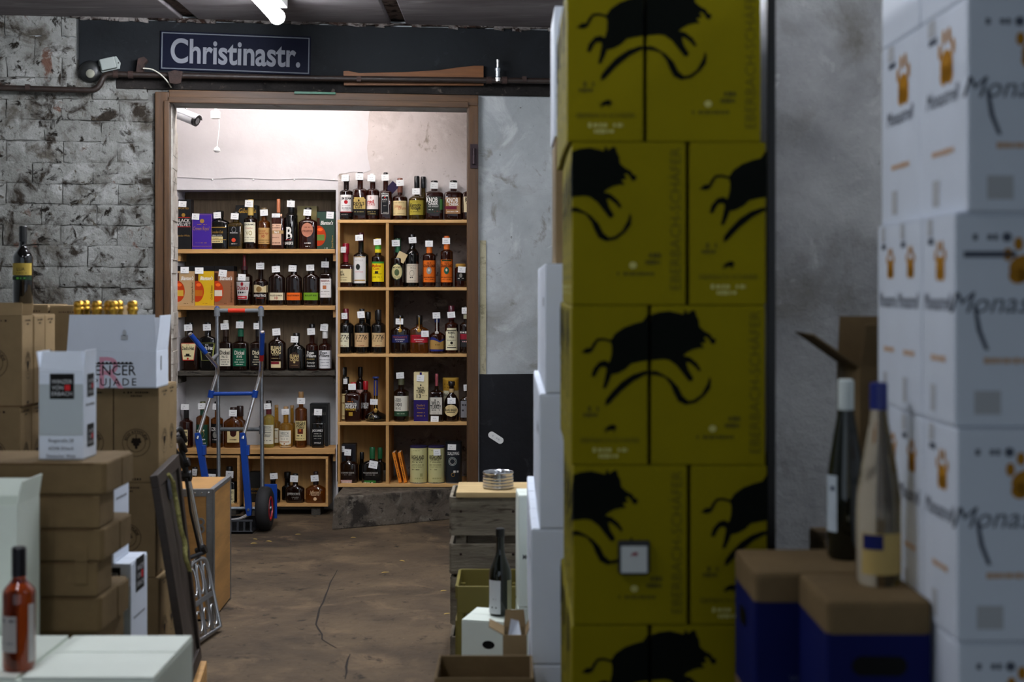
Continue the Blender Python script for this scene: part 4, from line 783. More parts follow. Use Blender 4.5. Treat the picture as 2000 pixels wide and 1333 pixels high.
B(Z4, 'G', 1172, 1350, 168, 285, 66, 215, 'square', 'rd', K_, [(1176, 1332, 343, 506, '9a734c', 'rect'), (1176, 1296, 430, 462, '6a1c30', 'rect')], [('KNOB', 1252, 370, 50, W_, 'b', 112), ('CREEK', 1266, 412, 24, W_, 'b', 112), ('~', 1240, 485, 9, W_, '', 80), ('~', 1300, 482, 14, W_, '', 30)], (1220, 190, 1300, 252, .04), 'broad square bottle with tan label, maroon strip and bold white lettering', capw=70)
B(Z4, 'G', 1352, 1520, 172, 285, 66, 215, 'square', 'rd', K_, [(1356, 1516, 335, 490, 'd8c8a0', 'rect')], [('KNOB', 1436, 362, 50, K_, 'b', 112), ('CREEK', 1440, 402, 24, K_, 'b', 112)], None, 'square bottle with cream label half hidden by the right door post', capw=70)
# ---- upper birch compartments
B(Z4, 'H', 105, 259, 798, 1008, 50, 905, 'square', 'rd', pm('red_wax', '8c1226', .2, coat=.6), [(106, 258, 1055, 1188, 'd5c596', 'rect')], [('Maker\'s', 136, 1080, 26, '2a2218', 'b', 80), ('Mark', 150, 1108, 26, '2a2218', 'b', 56), ('~', 160, 1140, 7, '6a5c3a', '', 100), ('~', 160, 1165, 7, '6a5c3a', '', 100)], (132, 832, 185, 892), 'squat bottle dipped in dark red wax with cream label', capw=70, collar=[(900, 985, '8c1226')])
B(Z4, 'H', 258, 410, 690, 905, 56, 775, 'round', 'bk', '4a1420', [(260, 386, 930, 1198, 'dedbd6', 'rect')], [('[]', 322, 935, 7, 'gold', '', 120), ('[]', 322, 1168, 10, 'gold', '', 120), ('ARTHUR', 322, 970, 18, 'b9b4ac', '', 84), ('0', 310, 1035, 30, '2a2c28'), ('~', 322, 1085, 12, 'd8a8a8', '', 80)], (280, 713, 357, 772), 'tall black bottle with long white label and dark oval medallion', capw=60)
B(Z4, 'H', 440, 571, 750, 928, 60, 820, 'round', 'dk', 'd8c020', [(442, 566, 982, 1182, 'e6d010', 'rect'), (442, 566, 982, 1000, '3c8a34', 'rect')], [('Mellow', 495, 1022, 28, 'c22a16', 'b', 88), ('Corn', 492, 1052, 26, 'c22a16', 'b', 60), ('[]', 495, 1090, 26, '2a2010', '', 34), ('~', 500, 1105, 6, '2a2010', '', 90), ('~', 500, 1136, 10, '2a2010', '', 90)], (463, 755, 538, 815, -.05), 'bottle with bright yellow label and green and yellow neck bands', collar=[(818, 858, '4ca032'), (858, 892, 'e0c818')], capw=62)
t = B(Z4, 'H', 632, 776, 750, 940, 54, 830, 'round', 'dk', '1d4a30', [(640, 756, 998, 1168, '2c3a2a', 'oval'), (646, 750, 1006, 1160, 'd3c690', 'oval')], [('MICHTER\'S', 698, 1040, 16, K_, 'b', 76), ('0', 698, 1090, 34, '4a5a3a'), ('~', 698, 1136, 9, K_, '', 60)], (645, 765, 725, 828), 'dark bottle with cream oval label and a beige paper hang tag', collar=[(830, 890, '1f5a38')])
Acc().box((-.030, -.001, -.032), (.030, .001, .032)).obj('hang_tag', ink('cbb488'), t, loc=(.026, -.04, .195), rot=(0, .45, 0))
B(Z4, 'H', 782, 916, 708, 880, 58, 795, 'wine', 'bk', '101012', [(784, 914, 1005, 1192, 'd3c8b4', 'rect')], [('NOAH\'S', 848, 1022, 17, '4a4238', 'w', 86), ('MILL', 862, 1045, 17, '4a4238', 'w', 60), ('()', 848, 1098, 30, '3a3430'), ('~', 848, 1140, 14, '3a3430', '', 40), ('~', 848, 1175, 6, '5a5248', '', 90)], (815, 737, 890, 797), 'burgundy-shaped dark bottle with cream label and white sash on its shoulder', collar=[(905, 950, 'd9d3c6')], capw=62)
for x0, x1, yt, yl, cp, c2, tg, nm, pc in ((953, 1084, 760, 970, '1a1614', 'd4691e', (980, 772, 1055, 833), 'black cap and pale portrait on its orange label', '9a948c'), (1130, 1256, 725, 960, 'cf6420', 'd4691e', (1150, 745, 1227, 807), 'orange cap and green oval portrait on its orange label', '1a5a48')):
    B(Z4, 'H', x0, x1, yt, yt+150, 56, yt+75, 'round', 'rd', cp, [(x0+2, x1-2, yl, 1188, 'd9691c', 'rect')], [('OLD', None, 996, 16, '3a1408', 'b', 44), ('GRAND-DAD', None, 1024, 28, '3a1408', 'b', 112), ('0', None, 1072, 36, pc), ('0', None, 1066, 14, 'd8cfc0'), ('~', None, 1138, 10, '3a1408', '', 104), ('~', None, 1158, 8, '3a1408', '', 90)]+([('[]', None, 970, 16, '2a3a1c', '', 96)] if pc == '1a5a48' else []), tg, 'whiskey bottle with '+nm, collar=[(yt+75, yt+135, c2)], capw=58)
B(Z4, 'H', 1272, 1392, 1003, 1045, 92, 1030, 'jar', 'rd', 'b58a3a', [(1290, 1385, 1095, 1172, '1a1918', 'rect')], [('0', 1335, 1120, 22, '8a8880'), ('~', 1335, 1150, 9, 'd0cdc4', '', 60)], (1307, 1032, 1383, 1092), 'small squat jar with gold lid beside the right door post', capw=104, name='glass_jar', cat='jar')
# ---- middle birch compartments
for x0, x1, yt, cp, lc, tg, nm, tx in ((95, 245, 205, '6a1624', 'dcd8b8', (132, 245, 187, 302), 'dark round bottle with pale green-cream numbered label and red capsule', 165), (248, 390, 207, '121214', 'd0ad80', (280, 230, 347, 292, -.08), 'dark round bottle with tan numbered label, middle of three', 312), (408, 540, 215, '121214', 'cdb080', None, 'dark round bottle with tan numbered label and no price card', 476)):
    B(Z5, 'I', x0, x1, yt, 350, 56, 310, 'round', 'bk', cp, [(max(x0+4, 100), x1-(40 if x0 < 100 else 5), 430, 560, lc, 'rect')], [('1776', None, 468, 46, K_, 'i', 104), ('~', None, 505, 10, '5a4a30', '', 80), ('~', None, 548, 6, '9a4a30', '', 60)], tg, nm, capw=52)
B(Z5, 'I', 345, 405, 235, 372, 48, 300, 'round', 'bk', K_, [], [], None, 'black bottle behind the middle numbered bottle', dy=.10)
B(Z5, 'I', 418, 512, 225, 350, 48, 310, 'round', 'bk', K_, [], [], None, 'black bottle behind the numbered bottle without price card', dy=.10)
for x0, x1, g, lc, tg, nm, tt in ((588, 766, 'dk', '1f2556', (635, 297, 705, 352), 'broad flat bottle with navy label and gold seal ribbon', 'PRICHARD\'S'), (767, 940, 'am', 'a8182a', (873, 410, 942, 467), 'broad flat amber bottle with red label and gold seal ribbon', 'PRICHARD\'S')):
    B(Z5, 'I', x0, x1, 268, 392, 62, 352, 'flat', g, '15120e', [(x0+4, x1-6, 448, 520, lc, 'rect')], [(tt, None, 470, 20, '9a4438' if g == 'dk' else '6a0c18', '', 130), ('RYE WHISKEY', None, 492, 12, W_, '', 90), ('~', None, 510, 7, 'd8d4cc', '', 60)], tg, nm, strap=(408, 'gold'), capw=56)
B(Z5, 'I', 946, 1090, 245, 440, 44, 330, 'round', 'rd', '1a2450', [(948, 1088, 470, 600, '232c6c', 'hill'), (948, 1088, 495, 582, 'a88448', 'hill')], [('~', 1018, 540, 14, '6a4c1c', '', 60)], (978, 240, 1048, 297), 'bottle with blue cap and blue label showing tan hills', collar=[(296, 330, '20285a')], strap=(430, 'b9b6ae'))
B(Z5, 'I', 1090, 1213, 178, 345, 54, 300, 'round', 'rd', '4c1420', [(1100, 1210, 385, 590, 'e0dab8', 'shield')], [('[]', None, 408, 7, K_, '', 86), ('REBEL', None, 428, 18, K_, 'b', 84), ('&', None, 446, 14, K_), ('YELL', None, 468, 18, K_, 'b', 70), ('~', None, 498, 6, '55503a', '', 80), ('o', None, 523, 13, K_), ('[]', None, 566, 7, K_, '', 86), ('~', None, 545, 6, '55503a', '', 60)], (1115, 235, 1187, 290), 'bottle with maroon cap and cream label with black lettering beside the blue-capped one')
B(Z5, 'I', 1228, 1350, 185, 345, 50, 255, 'round', 'dk', K_, [(1230, 1340, 410, 560, '2a2a2c', 'rect'), (1230, 1340, 440, 490, '8c2030', 'rect')], [('~', 1270, 425, 18, 'd8d4cc', '', 80), ('~', 1275, 510, 14, 'c9a0a0', '', 40)], (1248, 195, 1305, 253), 'dark bottle with black and red label half behind the door post', collar=[(255, 300, 'a8a488')])
# ---- lower birch compartments
B(Z5, 'J', 105, 195, 750, 905, 40, 830, 'round', 'dk', '121212', [(106, 190, 960, 985, 'c9a8a0', 'rect'), (106, 190, 1040, 1200, 'c2ab9c', 'rect')], [], (125, 750, 150, 820, .03), 'dark bottle with pinkish bands at the back left of its compartment', dy=.12, capw=58)
B(Z5, 'J', 262, 345, 748, 880, 38, 835, 'wine', 'dk', '1a100e', [(263, 344, 958, 992, 'a88a80', 'rect')], [], None, 'slim dark bottle with long black neck at the back of the compartment', dy=.12, capw=44)
B(Z5, 'J', 303, 402, 880, 985, 42, 955, 'round', 'rd', 'b01e24', [], [('WASHINGTON', 345, 1088, 24, W_, 'b', 90), ('WHEAT', 345, 1115, 28, W_, 'b', 84)], None, 'amber bottle with bright red cap and white lettering behind its twin', dy=.09, capw=48)
B(Z5, 'J', 122, 216, 840, 960, 40, 905, 'round', 'dk', '131212', [(124, 178, 995, 1232, 'd3bf8a', 'rect')], [('~', 150, 1010, 12, '6a4a20', '', 40), ('~', 150, 1080, 16, '6a4a20', '', 36), ('~', 150, 1200, 10, '6a4a20', '', 40)], (150, 855, 187, 905), 'dark bottle with tall cream label behind the white-lettered amber bottle', dy=.05, capw=62)
B(Z5, 'J', 163, 316, 890, 995, 50, 960, 'square', 'rd', 'b0282c', [], [('WASHINGTON', 222, 1088, 24, W_, 'b', 112), ('WHEAT', 222, 1115, 30, W_, 'b', 108), ('WHISKEY', 222, 1138, 20, 'c9a23a', 'b', 100), ('[]', 222, 1180, 34, 'a8862c', '', 36), ('~', 222, 1066, 8, 'c9702c', '', 60)], (195, 902, 265, 960, -.03), 'amber square bottle with bold white and gold lettering in front', capw=54)
B(Z5, 'J', 345, 551, 838, 1045, 38, 850, 'round', 'bk', '2a3a78', [], [('()', 415, 1215, 36, '8a7a50'), ('~', 415, 1215, 8, '8a7a50', '', 40)], (398, 1045, 468, 1097), 'squat onion-shaped black decanter with long blue neck', capw=62, xc=448, prof=[(.04, .85), (.10, .98), (.17, 1.0), (.24, .93), (.30, .72), (.35, .45), (.40, .25), (.46, .17)], collar=[(870, 1015, '2a3478')], strap=(1150, 'gold'))
B(Z5, 'J', 613, 756, 795, 970, 54, 860, 'round', 'dk', '4a4a38', [(622, 752, 1015, 1155, 'dcd8c8', 'rect'), (622, 752, 1156, 1202, '2c4a34', 'rect')], [('WILD', 662, 1042, 15, K_, 'b', 50), ('TURKEY', 662, 1060, 15, K_, 'b', 56), ('101', 664, 1092, 34, K_, 'b', 62), ('RYE', 662, 1130, 22, K_, '', 50), ('~', 728, 1115, 46, '8a7c60', '', 26), ('~', 690, 1178, 8, 'a8b49c', '', 80)], (640, 797, 712, 855, -.05), 'dark bottle with cream label above a green foot band', collar=[(858, 915, '55553e')], capw=50)
BOX(Z5, 'J', 803, 938, 797, 'dccd9c', [(803, 938, 1053, 1250, '2a1a5c', 'r'), (858, 878, 797, 820, '2a1a5c', 'r')], [('WILD', 868, 945, 30, K_, 'b', 62), ('TURKEY', 868, 975, 30, K_, 'b', 84), ('13', 850, 1016, 38, K_, 'b', 42), ('o', 868, 915, 7, K_), ('~', 905, 1012, 8, '8a7c50', '', 50), ('Distiller\'s', 868, 1102, 20, 'gold', 'i', 80), ('Reserve', 868, 1128, 20, 'gold', 'i', 70), ('~', 870, 1170, 9, 'gold', '', 70), ('~', 870, 1200, 12, 'gold', '', 76)], (830, 820, 900, 880), 'tall box with cream upper half and purple lower half')
B(Z5, 'J', 948, 1080, 812, 975, 40, 925, 'square', 'dk', '9c4a52', [(952, 1066, 1028, 1186, 'cfc9bc', 'rect')], [('WILD', 1005, 1082, 40, K_, 'b', 76), ('TURKEY', 1008, 1116, 36, K_, 'b', 100), ('o', 1002, 1052, 6, K_), ('~', 1008, 1145, 14, '77706a', '', 76), ('~', 1008, 1172, 6, '77706a', '', 60)], (962, 1200, 1035, 1255, .03), 'dark bottle with slim pink stopper, cream label and a price card at its foot', capw=30)
TUBE(Z5, 'J', 1070, 1220, 848, 'b5892f', 'c9a24a', [(965, 1120, 'd9cfae')], [('RARE', 1110, 1005, 30, K_, 'b', 70), ('~', 1120, 905, 14, '7a5a1c', '', 80), ('~', 1120, 935, 10, '7a5a1c', '', 80)], None, 'gold tin tube with cream band behind the teardrop bottle', dy=.12)
B(Z5, 'J', 1085, 1220, 882, 1040, 46, 918, 'drop', 'dk', '1a1412', [(1084, 1212, 1095, 1207, 'e0c893', 'oval')], [('RARE BREED', 1148, 1145, 24, K_, 'b', 108), ('~', 1148, 1118, 6, '5a4a28', '', 60), ('[]', 1148, 1167, 6, K_, '', 80)], (1117, 1033, 1192, 1087), 'teardrop-shaped dark bottle with cream oval label', collar=[(950, 985, 'b59a6c')], capw=62)
B(Z5, 'J', 1232, 1380, 960, 1040, 50, 985, 'flat', 'dk', K_, [(1238, 1370, 1062, 1216, '77777a', 'rect')], [('~', 1275, 1100, 24, '2a2a2c', '', 50), ('~', 1275, 1150, 18, '2a2a2c', '', 50)], (1265, 910, 1312, 968), 'dark flask with silver label half behind the door post', capw=56)
# ---- bottom birch compartments
BOX(Z6, 'K', 72, 212, 675, '17141a', [], [], (90, 688, 130, 733), 'black carton behind the flask in the bottom left compartment', dy=.09, depth=.09)
for x0, x1, yt, lc, cp, tg, nm, yl, g in ((86, 226, 710, 'c2a09a', '2a1614', (127, 713, 177, 760), 'broad dark flask with pink label strip', 940, 'dk'), (250, 414, 700, '2f6a2c', '1d5a34', (312, 797, 375, 852, .18), 'broad dark flask with green label strip and green cap', 943, 'bk')):
    B(Z6, 'K', x0, x1, yt, 815, 40, 782, 'flat', g, cp, [(x0+(12 if x0 < 200 else 25), x0+(98 if x0 < 200 else 112), yl, yl+32, lc, 'rect')], [('WOODFORD RESERVE', (x0+x1)/2-10, 886, 12, 'b9b4ac', '', 108), ('~', (x0+x1)/2-10, 902, 6, '8a8580', '', 70), ('~', x0+56, yl+16, 9, W_, '', 70)], tg, nm, capw=42)
B(Z6, 'K', 232, 276, 738, 830, 30, 785, 'round', 'bk', '121012', [], [], None, 'black bottle in the gap between the two broad flasks', dy=.11)
B(Z6, 'K', 345, 434, 702, 815, 32, 782, 'flat', 'bk', '1d5a34', [(400, 432, 870, 970, '77726a', 'rect')], [], None, 'second green-capped flask behind the front one', dy=.10)
for i, (xt, xb) in enumerate(((470, 530), (505, 568))):
    Y = S['K'].y-.03; x_, z_ = X_(640+xb/Z6.k, Y), RZ['K']
    tt = thing('booklet', ('left' if i == 0 else 'right')+' one of two thin orange booklets leaning in the bottom compartment', 'book', (x_, Y+.06, z_+.0015), 0, 'orange booklets', rot=(0, R(-13+i), 0))
    hh, ww = .200, .020
    Acc().box((0, -.065, 0), (.004, .065, hh)).obj('cover', pm('orange_cover', 'e0821c', .5), tt, bevel=.0008)
    Acc().box((.004, -.063, .002), (ww-.004, .066, hh-.002)).obj('pages', ink('d8d0bc'), tt)
    Acc().box((ww-.004, -.065, 0), (ww, .065, hh)).obj('cover', MATS['orange_cover'], tt, bevel=.0008)
    Acc().box((.0, -.068, 0), (ww, -.063, hh)).obj('spine', MATS['orange_cover'], tt, bevel=.0015)
    a = Acc(); fn = lambda u, v: (ww/2+u, -.0688, v); marks(a, lambda u, v: fn(v-.1, u), .03, .17, .1, .007, _r); a.obj('lettering', ink('4a2208'), tt)
for x0, x1, tg, nm in ((612, 740, None, 'without a price card'), (745, 870, (790, 708, 842, 755), 'with a price card')):
    xm = (x0+x1)/2; o = -4
    TUBE(Z6, 'K', x0, x1, 688, 'cfcb92', '2c2644', [], [('HIGHLAND', xm+o, 768, 30, '2c2418', 'b', 100), ('JOURNEY', xm+o, 788, 20, '2c2418', '', 80), ('~', xm+o, 805, 7, '5a5638', '', 90), ('~', xm+o, 822, 5, '8a8658', '', 96), ('~', xm+o, 832, 5, '8a8658', '', 96), ('~', xm+o, 842, 5, '8a8658', '', 86), ('~', xm-20, 860, 8, '5a5638', '', 60), ('~', xm+18, 900, 24, 'a8a46c', '', 50), ('~', xm+10, 925, 12, 'a8a46c', '', 70), ('~', xm+o, 957, 6, '5a5638', '', 30), ('~', xm+o, 978, 5, '5a5638', '', 50), ('~', xm+o, 720, 6, '8a8658', '', 70)], tg, 'pale yellow-green cardboard tube '+nm)
TUBE(Z6, 'K', 877, 998, 655, '26292e', '17181b', [(958, 1000, '3c4a56'), (988, 992, '9a8a58')], [('SCALLYWAG', 936, 740, 24, 'd8d6d0', 'b', 92), ('()', 930, 800, 32, '8f9a94'), ('()', 930, 800, 22, 'b9b6ae'), ('~', 935, 875, 18, 'd0cdc4', '', 84), ('()', 935, 898, 14, 'gold')], (895, 672, 957, 715), 'dark slate cardboard tube with pale emblem and lettering')
# ================================================================ hand truck in the doorway
t = thing('hand_truck', 'blue and silver convertible hand truck with black tyre in the doorway', 'hand truck', (X_(470, 8.75), 8.75, 0))
o_ = Vector(t.location); P = lambda px, py, Y: at(px, py, Y)-o_
YF, YQ = 8.86, 8.66
for xa, xb in ((424, 428), (509.5, 513)):
    Acc().tube([P(xa, 612, YF), P((xa+xb)/2, 800, YF), P(xb, 1005, YF-.06)], .0125, 12).obj('rear_post', ALUD, t, smooth=50)
    Acc().tube([P(xa, 618, YF), P(xa, 601, YF)], [.019, .019], 12).obj('corner_joint', GREYP, t, smooth=40)
    Acc().lathe([(.014, 0), (.012, .006), (.004, .009)], 12, lambda x, y, z, q=P(xa, 601, YF): (q.x+x, q.y+y, q.z+z)).obj('corner_button', BLUEP, t, smooth=40)
Acc().tube([P(424, 607, YF), P(509.5, 607, YF)], .0125, 12).obj('top_bar', GREYP, t, smooth=50)
Acc().tube([P(446, 607, YF), P(479, 607, YF)], .0138, 14).obj('grip_band', pm('red_band', 'd8351c', .4), t, smooth=50)
Acc().tube([P(426, 839, YF), P(513, 839, YF)], .0125, 12).obj('lower_bar', pm('dark_grey_tube', '54585a', .5), t, smooth=50)
for xa in (426.5, 511.5): Acc().tube([P(xa, 832, YF), P(xa, 848, YF)], .018, 12).obj('bar_joint', MATS['dark_grey_tube'], t, smooth=40)
YT = 8.50
for s, pts in ((0, [(371, 652, YT), (402, 690, YT+.08), (424, 716, YT+.2), (425, 728, YT+.22), (412, 770, YT+.2), (389, 846, YT+.14), (385, 858, YT+.13)]), (1, [(512.6, 648, YT), (511, 692, YT+.08), (509, 722, YT+.2), (508, 734, YT+.22), (498, 770, YT+.2), (477, 846, YT+.14), (474, 858, YT+.13)])):
    PP = fillet([P(*q) for q in pts], .05)
    Acc().tube(PP, .0115, 12).obj('handle_tube', ALU, t, smooth=50)
    g0, g1 = P(*pts[0]), P(*pts[1]); gd = (g1-g0)
    Acc().tube([g0+gd*.05, g1], .0150, 12).obj('handle_grip', BLUEP, t, smooth=50)
    Acc().tube([g0-gd*.01, g0+gd*.06], .0125, 12, cap=False).obj('grip_end', ALU, t, smooth=50)
    if s: Acc().tube([g1, g1+gd*.28], .0140, 12).obj('red_ring', pm('dark_red_band', '9c1c20', .4), t, smooth=50)
    j = P(*pts[4]); Acc().tube([j+Vector((.004, 0, .022)), j-Vector((.004, 0, .022))], .0185, 12).obj('blue_joint', BLUEP, t, smooth=40)
    k0, k1 = P(pts[5][0]-3, 848, YT+.14), P((414 if not s else 487), 1008, YT+.16); kd = (k1-k0).normalized()
    sd = kd.cross(Vector((0, 1, 0))).normalized()
    a = Acc(); w0 = .020
    a.prism([(-w0*.8, -.008), (-w0, .04), (-w0, (k1-k0).length-.05), (-w0*.7, (k1-k0).length), (w0*.7, (k1-k0).length), (w0, (k1-k0).length-.05), (w0, .04), (w0*.8, -.008)], lambda u, v, d: k0+sd*u+kd*v+Vector((0, d, 0)), -.016, .016)
    a.obj('blue_arm', BLUEP, t, bevel=.005)
    Acc().box(tuple(k0+kd*.10+Vector((.012, -.02, -.03))), tuple(k0+kd*.10+Vector((.034, .02, .03)))).obj('catch', BLUEP, t, bevel=.004)
    Acc().tube([k1-kd*.04+Vector((0, -.022, 0)), k1-kd*.04+Vector((0, .02, 0))], .008, 10).obj('bolt', ALUD, t)
Acc().tube([P(412, 770, YT+.2), P(498, 769, YT+.2)], .0125, 12).obj('blue_bar', BLUEP, t, smooth=50)
Acc().tube(fillet([P(414, 1000, YT+.16), P(424, 1014, YT+.16), P(446, 1018, YT+.15), P(470, 1015, YT+.15), P(489, 1004, YT+.16)], .05), .012, 12).obj('bottom_bow', ALU, t, smooth=50)
for x in (392, 423):    # braces from handles to posts
    pass
Acc().tube([P(413, 703, YT+.15), P(424, 694, YF)], .012, 10).obj('brace', GREYP, t, smooth=40)
Acc().tube([P(510, 712, YT+.17), P(510, 703, YF)], .012, 10).obj('brace', GREYP, t, smooth=40)
# wheels and axle
def wheel(cx, cy, R0, wd):
    tf = lambda x, y, z: (cx+z, cy+x, R0+y)
    prof = [(R0*.50, -wd*.40), (R0*.80, -wd*.5), (R0*.93, -wd*.40), (R0*.99, -wd*.2), (R0, 0), (R0*.99, wd*.2), (R0*.93, wd*.40), (R0*.80, wd*.5), (R0*.50, wd*.40)]
    Acc().lathe(prof, 36, tf, close=False).obj('tyre', RUBBER, t, smooth=50)
    Acc().lathe([(R0*.57, wd*.36), (R0*.55, wd*.47), (R0*.48, wd*.47), (R0*.46, wd*.36)], 28, tf, close=False).obj('rim_ring', pm('red_rim', 'b01f24', .4), t, smooth=40)
    Acc().lathe([(R0*.52, -wd*.36), (R0*.52, wd*.38), (R0*.2, wd*.30)], 24, tf).obj('wheel_hub', pm('blue_hub', '16306e', .4), t, smooth=40)
    Acc().lathe([(R0*.12, wd*.2), (R0*.12, wd*.5), (R0*.06, wd*.54)], 12, tf).obj('axle_nut', ALUD, t, smooth=40)
wx = X_(517, 8.74)-o_.x
wheel(wx, -.01, .135, .085); wheel(-wx-.01, -.01, .135, .085)
Acc().tube([(-wx, -.01, .135), (wx, -.01, .135)], .011, 10).obj('axle', ALUD, t)
Acc().box((wx-.03, .13, .05), (wx+.052, .142, .265)).obj('mudguard_plate', BLUEP, t, bevel=.003)
# black crate on the foot of the truck
ct = thing('black_crate', 'low black plastic crate under the hand truck', 'crate', (X_(450, 8.72), 8.70, 0))
A0, A1, D, H = -.030, .155, .085, .085
Acc().box((A0, -D, 0), (A1, D, .012)).obj('floor_panel', BLACKP, ct)
Acc().box((A0, -D, H-.012), (A1, -D+.012, H)).obj('top_rail', pm('worn_black', '34363a', .5), ct, bevel=.002)
Acc().box((A0, -D, 0), (A1, -D+.014, .018)).obj('bottom_rail', MATS['worn_black'], ct, bevel=.002)
for k in range(5): x = A0+.008+k*.040; Acc().box((x, -D+.002, .018), (x+.012, -D+.012, H-.012)).obj('rib', MATS['worn_black'], ct)
Acc().box((A0, D-.012, .012), (A1, D, H)).obj('back_panel', BLACKP, ct)
# ================================================================ plywood case
cw, cd, chh = .46, .46, .59
t = thing('plywood_case', 'plywood flight case with riveted aluminium edges', 'case', (X_(413, 6.36)-cw/2, 6.36+cd/2, 0), R(1.5))
PLY = pm('plywood', 'a47a45', .5, var=.18, scale=3, stretch=(1, 1, 7), bump=.05)
Acc().box((-cw/2, -cd/2, .01), (cw/2, cd/2, chh-.004)).obj('panel_body', PLY, t)
e = .030
for n_, lo, hi in (('edge_profile', (cw/2-e, -cd/2-.002, 0), (cw/2+.002, -cd/2+e*.2, chh)), ('edge_profile', (cw/2-.004, -cd/2-.002, 0), (cw/2+.003, -cd/2+e, chh)),
                   ('edge_profile', (-cw/2, -cd/2-.0025, chh-e), (cw/2-e, -cd/2+.003, chh+.002)), ('edge_profile', (-cw/2, -cd/2-.002, chh-.003), (cw/2, -cd/2+e*.6, chh+.0025)),
                   ('edge_profile', (cw/2-e*.6, -cd/2+e*.6, chh-.003), (cw/2+.003, cd/2, chh+.0025)), ('edge_profile', (cw/2-.003, -cd/2+e, chh-e*.5), (cw/2+.0028, cd/2, chh+.002)), ('edge_profile', (cw/2-.02, cd/2-.02, 0), (cw/2+.002, cd/2+.002, chh))):
    Acc().box(lo, hi).obj(n_, ALUD, t, bevel=.001)
for k in range(14):
    x = cw/2-.02-k*.03; Acc().lathe([(.005, 0), (.003, .003)], 8, lambda a_, b_, z, x=x: (x+a_, -cd/2-.0025-z, chh-.014+b_)).obj('rivet', ALU, t)
a = Acc(); fn = lambda u, v: (u, -cd/2-.006, v)
for dz in (-.016, .016): ring(a, fn, cw/2-.055, chh-.16+dz, .010, .019, 18)
o = a.obj('hasp', ALUD, t); o.modifiers.new('thick', 'SOLIDIFY').thickness = .004
# ================================================================ folding cart
t = thing('folding_cart', 'folded aluminium cart with black handle leaning at the plywood case', 'cart', (X_(400, 6.1), 6.1, 0))
o_ = Vector(t.location); P = lambda px, py, Y: at(px, py, Y)-o_
q = [(386, 1266), (366, 1100), (402, 1085), (431, 1230)]; YY = [5.92, 6.1, 6.2, 6.18]
A, B_, C_, D_ = [at(px, py, y)-o_ for (px, py), y in zip(q, YY)]
A.z = max(A.z, .012); D_.z = max(D_.z, .012)
pl = lambda u, v: A+(D_-A)*u+(B_-A)*v+(C_-B_-D_+A)*u*v
outer = fillet([pl(.02, .02), pl(.0, .97), pl(.97, 1.0), pl(.98, .03)], .05)
CALU = pm('cart_aluminium', 'a8a9ab', .3, 1)
Acc().tube([*outer, outer[0]], .011, 10).obj('plate_rim', CALU, t, smooth=50)
for u0, v0, u1, v1 in ((.02, .42, .98, .46), (.34, .02, .36, .98), (.66, .02, .64, .98)):
    a = Acc(); n1 = (D_-A).cross(B_-A).normalized()*.006
    wv = .045; pts = [(u0-wv if u0 == u1 or abs(u1-u0) < .1 else u0, v0), (u1-wv if abs(u1-u0) < .1 else u1, v1), (u1+wv if abs(u1-u0) < .1 else u1, v1+(0 if abs(u1-u0) < .1 else .07)), (u0+wv if abs(u1-u0) < .1 else u0, v0+(0 if abs(u1-u0) < .1 else .07))]
    a.prism(pts, lambda u, v, d: pl(u, v)+n1*d, -1, 1); a.obj('plate_rib', CALU, t, bevel=.003)
for u, v0, v1 in ((.18, .55, .9), (.5, .1, .36), (.5, .55, .92), (.82, .08, .36), (.82, .55, .9), (.18, .1, .36)):
    L_ = []
    for k in range(17):
        an = 2*math.pi*k/16; L_.append(pl(u+.11*math.cos(an), (v0+v1)/2+(v1-v0)/2*math.sin(an)))
    Acc().tube(L_, .0045, 8).obj('oval_rib', CALU, t, smooth=50)
Acc().tube([P(393, 1075, 6.18), P(364, 925, 6.12)], .015, 12).obj('lower_mast', ALU, t, smooth=50)
Acc().tube([P(366, 940, 6.12), P(350, 850, 6.08)], .013, 12).obj('upper_mast', pm('satin_black', '17171a', .4), t, smooth=50)
Acc().tube([P(354, 930, 6.12), P(374, 930, 6.12)], .024, 10).obj('mast_clamp', BLACKP, t, bevel=.004)
Acc().tube([P(360, 905, 6.1), P(370, 902, 6.1)], .020, 10).obj('mast_clamp', BLACKP, t, bevel=.004)
Acc().tube([P(384, 1080, 6.16), P(402, 1072, 6.16)], .020, 10).obj('hinge_block', BLACKP, t)
Acc().tube([P(342, 1105, 6.0), P(366, 1092, 6.05), P(398, 1080, 6.16)], .010, 8).obj('side_rail', BLACKP, t, smooth=50)
for dy in (0, .10):
    Acc().tube(fillet([P(358, 912-dy*300, 6.10), P(352, 893-dy*300, 6.06), P(338, 878-dy*200, 6.0-dy), P(337, 845+dy*180, 6.0-dy), P(352, 836+dy*200, 6.04), P(362, 862+dy*200, 6.1)], .04), .011, 10).obj('handle_loop', BLACKP, t, smooth=50)
Acc().tube([P(364, 935, 6.08), P(372, 1000, 6.09), P(386, 1060, 6.13), P(391, 1080, 6.14)], .006, 8).obj('elastic_cord', BLACKP, t, smooth=50)
